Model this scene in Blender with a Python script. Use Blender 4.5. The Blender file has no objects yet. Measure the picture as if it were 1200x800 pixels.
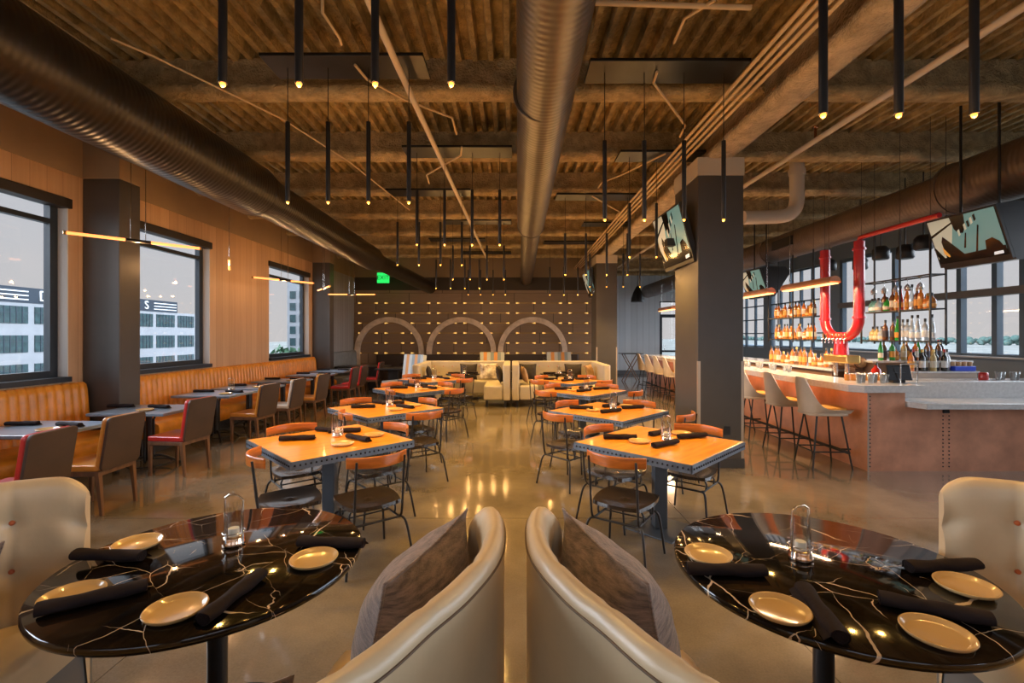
import bpy, bmesh, math, random
from mathutils import Vector, Matrix
random.seed(7)
C = bpy.context.scene.collection
PI = math.pi
R = math.radians
EYE = 1.675; F = 550.0
def G(px, py, H):            # a point of height H seen at a pixel of the 1200x800 photograph
    Y = F*(EYE-H)/(py-393.0); return ((px-600.0)/F*Y, Y)

# ---------------------------------------------------------------- materials
MATS = {}
def M(name, col, rough=.5, metal=0., noise=None, bump=None, emit=None, trans=0., coat=0., col2=None, stretch=(1,1,1), spec=.5, sheen=0.):
    if name in MATS: return MATS[name]
    m = bpy.data.materials.new(name); m.use_nodes = True; nt = m.node_tree; n = nt.nodes; l = nt.links
    b = n['Principled BSDF']
    b.inputs['Base Color'].default_value = (*col, 1); b.inputs['Roughness'].default_value = rough
    b.inputs['Metallic'].default_value = metal; b.inputs['Transmission Weight'].default_value = trans
    b.inputs['Coat Weight'].default_value = coat; b.inputs['Coat Roughness'].default_value = .08
    b.inputs['Specular IOR Level'].default_value = spec
    if sheen: b.inputs['Sheen Weight'].default_value = sheen
    if emit:
        b.inputs['Emission Color'].default_value = (*emit[0], 1); b.inputs['Emission Strength'].default_value = emit[1]
    if noise or bump:
        tc = n.new('ShaderNodeTexCoord'); mp = n.new('ShaderNodeMapping'); mp.inputs['Scale'].default_value = stretch
        l.new(tc.outputs['Object'], mp.inputs['Vector'])
    if noise:
        t = n.new('ShaderNodeTexNoise'); t.inputs['Scale'].default_value = noise[0]; t.inputs['Detail'].default_value = 5
        t.inputs['Roughness'].default_value = .6
        r = n.new('ShaderNodeValToRGB'); a = noise[1]
        c2 = col2 or tuple(c*(1-a) for c in col)
        r.color_ramp.elements[0].position = .35; r.color_ramp.elements[1].position = .65
        r.color_ramp.elements[0].color = (*c2, 1); r.color_ramp.elements[1].color = (*(min(1, c*(1+a*.4)) for c in col), 1)
        l.new(mp.outputs[0], t.inputs['Vector']); l.new(t.outputs['Fac'], r.inputs[0]); l.new(r.outputs[0], b.inputs['Base Color'])
    if bump:
        t = n.new('ShaderNodeTexNoise'); t.inputs['Scale'].default_value = bump[0]; t.inputs['Detail'].default_value = 4
        q = n.new('ShaderNodeBump'); q.inputs['Strength'].default_value = bump[1]; q.inputs['Distance'].default_value = bump[2] if len(bump) > 2 else .01
        l.new(mp.outputs[0], t.inputs['Vector']); l.new(t.outputs['Fac'], q.inputs['Height']); l.new(q.outputs[0], b.inputs['Normal'])
    MATS[name] = m
    return m

def math_node(nt, op, a, b=None, c=None):
    x = nt.nodes.new('ShaderNodeMath'); x.operation = op
    for i, v in enumerate((a, b, c)):
        if v is None: continue
        if isinstance(v, (int, float)): x.inputs[i].default_value = v
        else: nt.links.new(v, x.inputs[i])
    return x.outputs[0]

def plank_mat(name, ca, cb, axis, pitch, rough=.5, grain=(1,1,1), seam=.04, row=None, seam_dark=.35, coat=0):
    """boards along one axis, each with a tone of its own; grain stretches the noise"""
    m = bpy.data.materials.new(name); m.use_nodes = True; nt = m.node_tree; n = nt.nodes; l = nt.links
    b = n['Principled BSDF']; b.inputs['Roughness'].default_value = rough; b.inputs['Coat Weight'].default_value = coat
    tc = n.new('ShaderNodeTexCoord'); sp = n.new('ShaderNodeSeparateXYZ'); l.new(tc.outputs['Object'], sp.inputs[0])
    u = math_node(nt, 'DIVIDE', sp.outputs[axis], pitch)
    fl = math_node(nt, 'FLOOR', u); fr = math_node(nt, 'FRACT', u)
    seamv = math_node(nt, 'LESS_THAN', fr, seam)
    key = fl
    if row:
        v = math_node(nt, 'DIVIDE', sp.outputs[row[0]], row[1])
        v = math_node(nt, 'ADD', v, math_node(nt, 'MULTIPLY', fl, .37))
        fv = math_node(nt, 'FLOOR', v)
        seamv = math_node(nt, 'MAXIMUM', seamv, math_node(nt, 'LESS_THAN', math_node(nt, 'FRACT', v), row[2]))
        key = math_node(nt, 'ADD', math_node(nt, 'MULTIPLY', fl, 7.3), math_node(nt, 'MULTIPLY', fv, 3.1))
    wn = n.new('ShaderNodeTexWhiteNoise'); wn.noise_dimensions = '1D'; l.new(key, wn.inputs['W'])
    mp = n.new('ShaderNodeMapping'); mp.inputs['Scale'].default_value = grain; l.new(tc.outputs['Object'], mp.inputs[0])
    no = n.new('ShaderNodeTexNoise'); no.inputs['Scale'].default_value = 4; no.inputs['Detail'].default_value = 6; l.new(mp.outputs[0], no.inputs[0])
    f = math_node(nt, 'ADD', math_node(nt, 'MULTIPLY', wn.outputs['Value'], .5), math_node(nt, 'MULTIPLY', no.outputs['Fac'], .6))
    mx = n.new('ShaderNodeMix'); mx.data_type = 'RGBA'; l.new(f, mx.inputs[0])
    mx.inputs[6].default_value = (*ca, 1); mx.inputs[7].default_value = (*cb, 1)
    m2 = n.new('ShaderNodeMix'); m2.data_type = 'RGBA'; l.new(seamv, m2.inputs[0]); l.new(mx.outputs[2], m2.inputs[6])
    m2.inputs[7].default_value = (*(c*seam_dark for c in ca), 1)
    l.new(m2.outputs[2], b.inputs['Base Color'])
    return m

def floor_mat():
    m = bpy.data.materials.new('polished_concrete'); m.use_nodes = True; nt = m.node_tree; n = nt.nodes; l = nt.links
    b = n['Principled BSDF']
    tc = n.new('ShaderNodeTexCoord')
    a = n.new('ShaderNodeTexNoise'); a.inputs['Scale'].default_value = .9; a.inputs['Detail'].default_value = 8; a.inputs['Roughness'].default_value = .62; l.new(tc.outputs['Object'], a.inputs[0])
    c = n.new('ShaderNodeTexNoise'); c.inputs['Scale'].default_value = 90; c.inputs['Detail'].default_value = 3; l.new(tc.outputs['Object'], c.inputs[0])
    r = n.new('ShaderNodeValToRGB'); e = r.color_ramp.elements
    e[0].position = .3; e[0].color = (.085, .07, .055, 1); e[1].position = .7; e[1].color = (.245, .205, .16, 1)
    f = math_node(nt, 'ADD', math_node(nt, 'MULTIPLY', a.outputs['Fac'], .8), math_node(nt, 'MULTIPLY', c.outputs['Fac'], .2))
    l.new(f, r.inputs[0])
    sp = n.new('ShaderNodeSeparateXYZ'); l.new(tc.outputs['Object'], sp.inputs[0])
    jx = math_node(nt, 'LESS_THAN', math_node(nt, 'FRACT', math_node(nt, 'DIVIDE', math_node(nt, 'ADD', sp.outputs[0], 20.02), 3.6)), .0022)
    jy = math_node(nt, 'LESS_THAN', math_node(nt, 'FRACT', math_node(nt, 'DIVIDE', math_node(nt, 'ADD', sp.outputs[1], 20.9), 3.6)), .0022)
    j = math_node(nt, 'MAXIMUM', jx, jy)
    mx = n.new('ShaderNodeMix'); mx.data_type = 'RGBA'; l.new(j, mx.inputs[0]); l.new(r.outputs[0], mx.inputs[6]); mx.inputs[7].default_value = (.07, .055, .04, 1)
    l.new(mx.outputs[2], b.inputs['Base Color'])
    q = math_node(nt, 'ADD', math_node(nt, 'MULTIPLY', a.outputs['Fac'], .22), -.01); l.new(q, b.inputs['Roughness'])
    b.inputs['Specular IOR Level'].default_value = 1.0
    bp = n.new('ShaderNodeBump'); bp.inputs['Strength'].default_value = .05; bp.inputs['Distance'].default_value = .02; l.new(a.outputs['Fac'], bp.inputs['Height']); l.new(bp.outputs[0], b.inputs['Normal'])
    return m

def marble_mat():
    m = bpy.data.materials.new('black_marble'); m.use_nodes = True; nt = m.node_tree; n = nt.nodes; l = nt.links
    b = n['Principled BSDF']; b.inputs['Roughness'].default_value = .07; b.inputs['Specular IOR Level'].default_value = .6
    tc = n.new('ShaderNodeTexCoord')
    no = n.new('ShaderNodeTexNoise'); no.inputs['Scale'].default_value = 3.2; no.inputs['Detail'].default_value = 4; l.new(tc.outputs['Object'], no.inputs[0])
    def vein(scale, amp, w, stretch, thr):
        mp = n.new('ShaderNodeMapping'); mp.inputs['Scale'].default_value = stretch; mp.inputs['Rotation'].default_value = (0, 0, .5); l.new(tc.outputs['Object'], mp.inputs[0])
        ma = n.new('ShaderNodeVectorMath'); ma.operation = 'MULTIPLY_ADD'; l.new(no.outputs['Color'], ma.inputs[0]); ma.inputs[1].default_value = (amp,)*3; l.new(mp.outputs[0], ma.inputs[2])
        v = n.new('ShaderNodeTexVoronoi'); v.feature = 'DISTANCE_TO_EDGE'; v.inputs['Scale'].default_value = scale; l.new(ma.outputs[0], v.inputs['Vector'])
        k = n.new('ShaderNodeTexNoise'); k.inputs['Scale'].default_value = scale*.9; l.new(mp.outputs[0], k.inputs[0])
        ww = math_node(nt, 'MULTIPLY', math_node(nt, 'MAXIMUM', math_node(nt, 'SUBTRACT', k.outputs['Fac'], thr), 0), w*6)
        return math_node(nt, 'LESS_THAN', v.outputs['Distance'], ww)
    v = math_node(nt, 'MAXIMUM', vein(1.9, .22, .011, (1, 2.1, 1), .42), vein(4.2, .16, .007, (1.7, .7, 1), .46))
    r = n.new('ShaderNodeValToRGB'); e = r.color_ramp.elements; e[0].position = .42; e[0].color = (.004, .0035, .003, 1); e[1].position = .72; e[1].color = (.026, .016, .010, 1)
    l.new(no.outputs['Fac'], r.inputs[0])
    mx = n.new('ShaderNodeMix'); mx.data_type = 'RGBA'; l.new(v, mx.inputs[0]); l.new(r.outputs[0], mx.inputs[6]); mx.inputs[7].default_value = (.60, .48, .36, 1)
    l.new(mx.outputs[2], b.inputs['Base Color'])
    return m

def duct_mat(name, col, rough, metal, axis='Y', pitch=.06):
    m = M(name, col, rough, metal, noise=(3, .25)); nt = m.node_tree; n = nt.nodes; l = nt.links; b = n['Principled BSDF']
    tc = n.new('ShaderNodeTexCoord'); w = n.new('ShaderNodeTexWave'); w.wave_type = 'BANDS'; w.bands_direction = axis
    mp = n.new('ShaderNodeMapping'); mp.inputs['Rotation'].default_value = (0, 0, .06); l.new(tc.outputs['Object'], mp.inputs[0])
    w.inputs['Scale'].default_value = .314/pitch; w.inputs['Distortion'].default_value = .15; l.new(mp.outputs[0], w.inputs[0])
    q = n.new('ShaderNodeBump'); q.inputs['Strength'].default_value = .35; q.inputs['Distance'].default_value = .006
    l.new(w.outputs['Fac'], q.inputs['Height']); l.new(q.outputs[0], b.inputs['Normal'])
    return m

def pane_mat(name='window_glass', tint=(.95, .97, 1), g=.06):
    m = bpy.data.materials.new(name); m.use_nodes = True; nt = m.node_tree; n = nt.nodes; l = nt.links
    n.remove(n['Principled BSDF']); t = n.new('ShaderNodeBsdfTransparent'); t.inputs[0].default_value = (*tint, 1)
    gl = n.new('ShaderNodeBsdfGlossy'); gl.inputs['Roughness'].default_value = .02
    mx = n.new('ShaderNodeMixShader'); mx.inputs[0].default_value = g
    l.new(t.outputs[0], mx.inputs[1]); l.new(gl.outputs[0], mx.inputs[2]); l.new(mx.outputs[0], n['Material Output'].inputs[0])
    return m

floorM = floor_mat(); marble = marble_mat(); pane = pane_mat(); thinglass = pane_mat('clear_glass', (.88, .9, .9), .14)
deckM = M('sprayed_deck', (.44, .33, .16), .95, noise=(5, .45), bump=(30, .9, .03))
beamM = M('sprayed_beam', (.50, .385, .21), .95, noise=(7, .35), bump=(38, 1., .035))
girdM = M('sprayed_girder', (.56, .45, .31), .95, noise=(7, .3), bump=(38, 1., .03))
soffM = M('tan_soffit', (.34, .24, .14), .8, noise=(1.5, .1))
capM = M('beige_column_cap', (.50, .43, .34), .8)
woodL = plank_mat('oak_wall_panels', (.42, .25, .13), (.66, .43, .25), 1, .20, .5, (6, 6, .35), .02, seam_dark=.6)
woodB = plank_mat('brown_plank_wall', (.16, .11, .078), (.30, .215, .15), 2, .351, .5, (.5, 3, 5), .03, row=(0, 1.85, .01))
greyP = plank_mat('grey_wall_panels', (.30, .28, .27), (.40, .38, .37), 1, .22, .55, (5, 5, .4), .05)
whiteP = plank_mat('white_plank_wall', (.50, .54, .58), (.66, .70, .74), 0, .26, .55, (5, 5, .3), .05, seam_dark=.7)
darkW = M('dark_brown_paint', (.035, .026, .022), .6)
plaster = M('warm_plaster', (.40, .32, .24), .8)
colM = M('charcoal_column_paint', (.068, .062, .058), .38, noise=(2, .1))
blackM = M('black_powder_coat', (.012, .011, .012), .42)
blackS = M('satin_black', (.02, .02, .022), .3)
frameM = M('black_window_frame', (.016, .024, .034), .35)
mullM = M('blue_grey_mullion', (.07, .11, .15), .4)
transM = M('taupe_transom', (.15, .13, .115), .5)
revealM = M('white_reveal', (.66, .63, .60), .5)
steel = M('galvanised_edge', (.15, .17, .20), .45, .6, noise=(12, .25))
rivM = M('dark_rivet', (.03, .03, .035), .4, .7)
topM = M('honey_wood_top', (.84, .31, .03), .3, noise=(3, .25), stretch=(1, 9, 1), coat=.35)
backWood = M('orange_bent_wood', (.50, .135, .016), .32, noise=(5, .35), stretch=(1, 1, 8), coat=.3)
seatWood = M('dark_wood_seat', (.032, .022, .017), .22, noise=(6, .4), stretch=(1, 7, 1), coat=.5)
greyTop = M('slate_table_top', (.18, .23, .29), .3, noise=(5, .2), coat=.2)
walnut = M('walnut_frame', (.17, .085, .042), .42, noise=(6, .3), stretch=(6, 6, .7))
shellM = M('brown_leather_shell', (.062, .036, .024), .42, noise=(4, .2))
redL = M('red_leather', (.50, .022, .018), .34, coat=.5, noise=(4, .15))
yelL = M('amber_leather', (.62, .25, .035), .34, coat=.5, noise=(4, .15))
creamL = M('cream_leather_chair', (.60, .50, .40), .35, coat=.5, noise=(4, .1))
orangeL = M('orange_bench_leather', (.72, .27, .025), .36, noise=(5, .25))
ivory = M('ivory_leather', (.60, .46, .29), .33, noise=(2.5, .12), bump=(60, .08, .004))
pipingM = M('brown_seam', (.10, .06, .035), .5)
buttonM = M('copper_button', (.55, .12, .03), .35)
baseM = M('charcoal_plinth', (.03, .03, .032), .6)
pillowM = M('brown_grey_woven', (.21, .145, .115), .85, noise=(14, .6), stretch=(1, 1, 7), bump=(90, .5, .006), sheen=.3)
darkP = M('black_cushion_cloth', (.022, .016, .018), .8)
tanP = M('tan_cushion_cloth', (.36, .22, .12), .8, noise=(6, .3))
hideP = M('cowhide_cloth', (.68, .64, .60), .8, noise=(5, .9), col2=(.10, .055, .035))
napkinM = M('charcoal_napkin_cloth', (.022, .016, .017), .9, spec=.15, bump=(60, .4, .004))
plateM = M('amber_lit_plate', (.56, .37, .16), .18, coat=.4)  # white plates, with amber lamplight put into the base colour
candleM = M('white_wax', (.85, .8, .7), .5)
chrome = M('polished_chrome', (.75, .72, .68), .12, 1.)
copperM = M('polished_copper', (.75, .36, .18), .22, 1.)
brassM = M('brushed_brass', (.62, .40, .14), .35, 1.)
slotM = M('brass_inlay', (.30, .20, .075), .4, .7)
glow = M('lamp_filament', (1, .55, .15), .5, emit=((1, .32, .03), 3))
glowS = M('slot_glow', (1, .6, .2), .5, emit=((1, .58, .14), 1.1))
stickG = M('glowing_tube', (1, .6, .3), .5, emit=((1, .27, .06), 2.4))
stripG = M('warm_strip', (1, .7, .4), .5, emit=((1, .50, .18), 2.6))
archM = M('pale_arch_wood', (.72, .60, .50), .5, noise=(4, .25))
counterM = M('pale_quartz_counter', (.62, .61, .60), .18, noise=(25, .12), coat=.3)
copperP = M('copper_bar_panel', (.76, .36, .22), .38, .35, noise=(2.2, .25))
redP = M('red_enamel_pipe', (.55, .01, .015), .28, coat=.35)
stoolC = M('cream_stool_shell', (.52, .42, .32), .42, noise=(4, .1))
stoolO = M('amber_stool_cushion', (.70, .33, .05), .42, noise=(4, .1))
grayB = M('grey_green_upholstery', (.22, .23, .23), .6, noise=(4, .15))
whitePipe = M('white_painted_pipe', (.60, .52, .43), .55)
condM = M('painted_conduit', (.62, .47, .29), .55)
ductC = duct_mat('spiral_duct_bronze', (.155, .14, .135), .34, .6)
ductL = duct_mat('spiral_duct_dark', (.036, .031, .03), .34, .55)
ductR = duct_mat('spiral_duct_brown', (.17, .12, .09), .42, .45)
trayM = M('blackened_steel_tray', (.014, .016, .02), .3, .3, noise=(3, .5))
screenD = M('screen_black', (.01, .01, .012), .1)
screenT = M('screen_teal', (.1, .2, .2), .2, emit=((.13, .25, .23), .6))
screenC = M('screen_cream', (.4, .4, .3), .2, emit=((.42, .40, .30), .6))
screenO = M('screen_orange', (.5, .25, .05), .2, emit=((.7, .3, .05), .6))
screenW = M('screen_mark', (.7, .7, .7), .3, emit=((.8, .8, .8), .6))
signG = M('exit_green', (.0, .5, .1), .4, emit=((.02, .75, .12), 1.3))
signD = M('exit_letters', (.0, .08, .02), .4)
barrelM = M('barrel_oak', (.34, .17, .07), .5, noise=(5, .3))
greenLeaf = M('tree_leaves', (.04, .12, .06), .8, noise=(3, .5))
farTree = M('far_tree_line', (.055, .11, .10), .9, noise=(.4, .3))
bldW = M('white_building_paint', (.30, .32, .35), .7, noise=(.6, .08))
bldG = M('teal_building_glass', (.035, .075, .085), .25, noise=(1.5, .35))
bldD = M('navy_sign_board', (.02, .035, .055), .5)
bldL = M('white_sign_letters', (.8, .82, .85), .5)
groundM = M('pale_ground_outside', (.2, .22, .21), .9, noise=(.05, .4))
parM = M('blue_grey_parapet', (.16, .22, .28), .7)
paleRoof = M('pale_flat_roofs', (.6, .55, .48), .8)

# ---------------------------------------------------------------- mesh builder
class MB:
    def __init__(s): s.v = []; s.f = []; s.mi = []; s.sm = []
    def add(s, vs, fs, m=0, sm=False):
        o = len(s.v); s.v += [tuple(x) for x in vs]
        for f in fs: s.f.append(tuple(o+i for i in f)); s.mi.append(m); s.sm.append(sm)
        return s
    def box(s, x0, x1, y0, y1, z0, z1, m=0):
        v = [(x, y, z) for z in (z0, z1) for y in (y0, y1) for x in (x0, x1)]
        return s.add(v, [(0,2,3,1), (4,5,7,6), (0,1,5,4), (2,6,7,3), (0,4,6,2), (1,3,7,5)], m)
    def cbox(s, c, d, m=0, rz=0, rx=0, ry=0):
        n = len(s.v); s.box(-d[0]/2, d[0]/2, -d[1]/2, d[1]/2, -d[2]/2, d[2]/2, m)
        T = Matrix.Translation(c) @ Matrix.Rotation(rz, 4, 'Z') @ Matrix.Rotation(ry, 4, 'Y') @ Matrix.Rotation(rx, 4, 'X'); s.xf(T, n); return s
    def xf(s, T, start=0):
        for i in range(start, len(s.v)): s.v[i] = tuple(T @ Vector(s.v[i]))
        return s
    def tube(s, pts, r, seg=8, m=0, caps=True, closed=False):
        P = [Vector(p) for p in pts]; N = len(P); rr = r if isinstance(r, (list, tuple)) else [r]*N
        T = []
        for i in range(N):
            if closed: a, b = P[(i-1) % N], P[(i+1) % N]
            else: a, b = P[max(i-1, 0)], P[min(i+1, N-1)]
            T.append((b-a).normalized())
        up = Vector((0, 0, 1)) if abs(T[0].z) < .9 else Vector((1, 0, 0))
        nrm = (up - T[0]*up.dot(T[0])).normalized(); vs = []
        for i in range(N):
            nrm = (nrm - T[i]*nrm.dot(T[i])).normalized(); bi = T[i].cross(nrm)
            for k in range(seg):
                a = 2*PI*k/seg; vs.append(P[i] + nrm*math.cos(a)*rr[i] + bi*math.sin(a)*rr[i])
        fs = []
        for i in range(N if closed else N-1):
            j = (i+1) % N
            for k in range(seg): fs.append((i*seg+k, i*seg+(k+1) % seg, j*seg+(k+1) % seg, j*seg+k))
        s.add(vs, fs, m, True)
        if caps and not closed:
            s.add(vs[:seg], [tuple(range(seg))[::-1]], m); s.add(vs[-seg:], [tuple(range(seg))], m)
        return s
    def lathe(s, prof, seg=24, c=(0, 0, 0), m=0, sm=True, cap=True):
        vs = []; fs = []; n = len(prof)
        for r, z in prof:
            for k in range(seg):
                a = 2*PI*k/seg; vs.append((c[0]+r*math.cos(a), c[1]+r*math.sin(a), c[2]+z))
        for i in range(n-1):
            for k in range(seg): fs.append((i*seg+k, i*seg+(k+1) % seg, (i+1)*seg+(k+1) % seg, (i+1)*seg+k))
        s.add(vs, fs, m, sm)
        if prof[0][0] > 1e-4 and cap: s.add(vs[:seg], [tuple(range(seg))[::-1]], m)
        if prof[-1][0] > 1e-4 and cap: s.add(vs[-seg:], [tuple(range(seg))], m)
        return s
    def ball(s, c, r, m=0, seg=10, n=6, sq=(1, 1, 1)):
        k = len(s.v); s.lathe([(max(r*math.sin(PI*i/n), 1e-5), -r*math.cos(PI*i/n)) for i in range(n+1)], seg, (0, 0, 0), m)
        s.xf(Matrix.Translation(c) @ Matrix.Diagonal((*sq, 1)), k); return s
    def prism(s, poly, z0, z1, m=0, T=None):
        n = len(poly); k = len(s.v)
        vs = [(x, y, z0) for x, y in poly] + [(x, y, z1) for x, y in poly]
        s.add(vs, [tuple(range(n))[::-1], tuple(range(n, 2*n))] + [(i, (i+1) % n, n+(i+1) % n, n+i) for i in range(n)], m)
        if T is not None: s.xf(T, k)
        return s
    def grid(s, fn, nu, nv, m=0, sm=True, cu=False, cv=False):
        vs = [fn(i/nu, j/nv) for i in range(nu+(0 if cu else 1)) for j in range(nv+(0 if cv else 1))]
        NV = nv+(0 if cv else 1); NU = nu+(0 if cu else 1); fs = []
        for i in range(nu):
            for j in range(nv):
                a, b = i, (i+1) % NU; c, d = j, (j+1) % NV
                fs.append((a*NV+c, b*NV+c, b*NV+d, a*NV+d))
        return s.add(vs, fs, m, sm)
    def build(s, name, mats, parent=None, bevel=0, loc=None, rot=None, seg=2):
        me = bpy.data.meshes.new(name)
        if not isinstance(mats, (list, tuple)): mats = [mats]
        me.from_pydata(s.v, [], s.f)
        for x in mats: me.materials.append(x)
        me.polygons.foreach_set('material_index', s.mi); me.polygons.foreach_set('use_smooth', s.sm); me.update()
        bm = bmesh.new(); bm.from_mesh(me)
        bmesh.ops.recalc_face_normals(bm, faces=bm.faces)
        if bevel:
            es = [e for e in bm.edges if len(e.link_faces) == 2 and e.calc_face_angle(0) > .6]
            bmesh.ops.bevel(bm, geom=es, offset=bevel, segments=seg, affect='EDGES', profile=.5, clamp_overlap=True)
        bm.to_mesh(me); bm.free()
        o = bpy.data.objects.new(name, me); C.objects.link(o)
        if parent: o.parent = parent
        if loc: o.location = loc
        if rot: o.rotation_euler = rot
        return o

def rrect(w, d, r, n=4, cx=0, cy=0):
    out = []
    for (sx, sy, a0) in ((1, 1, 0), (-1, 1, 90), (-1, -1, 180), (1, -1, 270)):
        for i in range(n+1):
            a = R(a0+90*i/n); out.append((cx+sx*(w/2-r)+r*math.cos(a), cy+sy*(d/2-r)+r*math.sin(a)))
    return out
def ngon(r, n=32, cx=0, cy=0): return [(cx+r*math.cos(2*PI*i/n), cy+r*math.sin(2*PI*i/n)) for i in range(n)]
def spline(pts, n=8):
    """Catmull-Rom through the points"""
    P = [Vector(p) for p in pts]; out = []
    for i in range(len(P)-1):
        a, b, c, d = P[max(i-1, 0)], P[i], P[i+1], P[min(i+2, len(P)-1)]
        for k in range(n):
            t = k/n; out.append(.5*((2*b)+(c-a)*t+(2*a-5*b+4*c-d)*t*t+(3*b-a-3*c+d)*t**3))
    out.append(P[-1]); return out

def thing(name, label, cat, loc=(0, 0, 0), rz=0, group=None):
    o = bpy.data.objects.new(name, None); C.objects.link(o); o.empty_display_size = .05
    o.location = loc; o.rotation_euler = (0, 0, rz); o['label'] = label; o['category'] = cat
    if group: o['group'] = group
    return o
def tag(o, label, cat, group=None, kind=None):
    o['label'] = label; o['category'] = cat
    if group: o['group'] = group
    if kind: o['kind'] = kind
    return o
def struct(o): o['kind'] = 'structure'; return o
def copy_tree(o, parent=None):
    c = o.copy(); C.objects.link(c)
    if parent: c.parent = parent
    for ch in list(o.children): copy_tree(ch, c)
    return c
class Proto:
    """first use moves the prototype itself, later uses copy it with all its parts"""
    def __init__(s, make): s.make = make; s.o = None
    def __call__(s, label, cat, loc, rz=0, group=None):
        if s.o is None: s.o = s.make(); t = s.o
        else: t = copy_tree(s.o)
        t.location = loc; t.rotation_euler = (0, 0, rz); t['label'] = label; t['category'] = cat
        if group: t['group'] = group
        return t
def root(name):
    o = bpy.data.objects.new(name, None); C.objects.link(o); o.empty_display_size = .05; return o
ORD = ['first', 'second', 'third', 'fourth', 'fifth', 'sixth', 'seventh', 'eighth', 'ninth', 'tenth', 'eleventh', 'twelfth', 'thirteenth', 'fourteenth', 'fifteenth', 'sixteenth']

# ================================================================= SETTING
XL, XR, YB, YF, YN, HD, HB = -5.55, 9.0, 16.5, 20.5, -2.0, 4.51, 4.16
struct(MB().box(XL-.3, XR+.3, YN, YF+.3, -.1, 0).build('floor', floorM))

# corrugated deck
prof = []; x = XL-.3; pitch = .165
while x < XR+.3:
    prof += [(x, HD), (x+.05, HD), (x+.07, HD+.09), (x+.145, HD+.09)]; x += pitch
mb = MB(); n = len(prof)
vs = [(a, YN, z) for a, z in prof] + [(a, YF+.3, z) for a, z in prof]
mb.add(vs, [(i, i+1, n+i+1, n+i) for i in range(n-1)])
mb.box(XL-.3, XR+.3, YN, YF+.3, HD+.091, HD+.2)
struct(mb.build('ceiling', deckM))
for i, y in enumerate([-.2, 1.45, 3.1, 4.78, 6.5, 8.15, 9.8, 11.5, 13.15, 14.8, 17.8, 19.2]):
    mb = MB(); y1 = y+.24
    def lump(u, v, y=y, y1=y1):                     # lumpy sprayed I-beam: web and broader bottom flange
        P = [(y+.07, HD+.02), (y+.06, HB+.12), (y, HB+.08), (y, HB+.01), (y+.06, HB-.01), (y1-.06, HB-.01), (y1, HB+.01), (y1, HB+.08), (y1-.06, HB+.12), (y1-.07, HD+.02)]
        j = min(int(round(v*9)), 9); a = XL-.1+u*(XR-XL+.2)
        w = .016*math.sin(a*7.1+j*2+y)+.011*math.sin(a*17.3+j*5)
        return (a, P[j][0]+w, P[j][1]+w*.8*(0 < j < 9))
    mb.grid(lump, 130, 9, sm=True)
    o = mb.build('ceiling_beam', beamM); struct(o)
mb = MB()
def gl_(u, v):
    P = [(2.60, HD), (2.58, 4.06), (2.50, 4.02), (2.50, 3.93), (2.55, 3.915), (2.75, 3.915), (2.80, 3.93), (2.80, 4.02), (2.72, 4.06), (2.70, HD)]
    j = min(int(round(v*9)), 9); a = YN+u*(YF-YN); w = .012*math.sin(a*6.1+j*2)+.009*math.sin(a*15.3+j*5)
    return (P[j][0]+w, a, P[j][1]+w*.6*(0 < j < 9))
mb.grid(gl_, 200, 9); struct(mb.build('ceiling_girder', girdM))

# left wall with window openings (wood panels below 3.70, soffit above)
W = [(.95, 3.05), (3.76, 5.87), (6.5, 8.62), (10.71, 12.82)]; ZS, ZT = 1.15, 3.36; T0 = XL-.25  # first opening is out of view, added to let in daylight
mb = MB(); e = [YN]+[v for w in W for v in w]+[13.1]
for i in range(0, len(e), 2): mb.box(T0, XL, e[i], e[i+1], 0, 3.70)
for a, b in W: mb.box(T0, XL, a, b, 0, ZS); mb.box(T0, XL, a, b, ZT, 3.70)
wl = struct(mb.build('wall_left', woodL))
struct(MB().box(T0, XL+.015, YN, 13.1, 3.70, HD+.07).build('wall_left_soffit', soffM))
mb = MB(); mb.box(T0, XL, 13.1, YB, 0, 3.70); struct(mb.build('wall_left_rear', greyP))
struct(MB().box(T0, XL+.01, 13.1, YB, 3.70, HD+.07).build('wall_left_rear_soffit', soffM))
for i, (a, b) in enumerate(W):
    t = root('window_%d' % (i+1)); struct(t); t.location = (XL, (a+b)/2, ZS); w = (b-a)/2; h = ZT-ZS
    mb = MB(); xo = -.12; fw = .11
    for (y0, y1, z0, z1) in ((-w, -w+fw, 0, h), (w-fw, w, 0, h), (-w+fw, w-fw, 0, .09), (-w+fw, w-fw, h-.08, h), (-w+fw, w-fw, h*.86, h*.86+.06)):
        mb.box(xo-.08, xo, y0, y1, z0, z1)
    mb.build('window_frame', frameM, t)
    MB().box(xo-.045, xo-.035, -w+fw, w-fw, .09, h-.08).build('glass_pane', pane, t)
    mb = MB(); mb.box(xo, 0, w-.012, w, 0, h); mb.box(xo, 0, -w, -w+.012, 0, h); mb.build('reveal', revealM, t)
    MB().box(xo, .05, -w, w, -.05, .012).build('sill', frameM, t)
    MB().box(-.1, .04, -w-.02, w+.02, h-.10, h+.02).build('blind_box', M('dark_blind_cassette', (.02, .016, .014), .5), t, .008)

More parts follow.
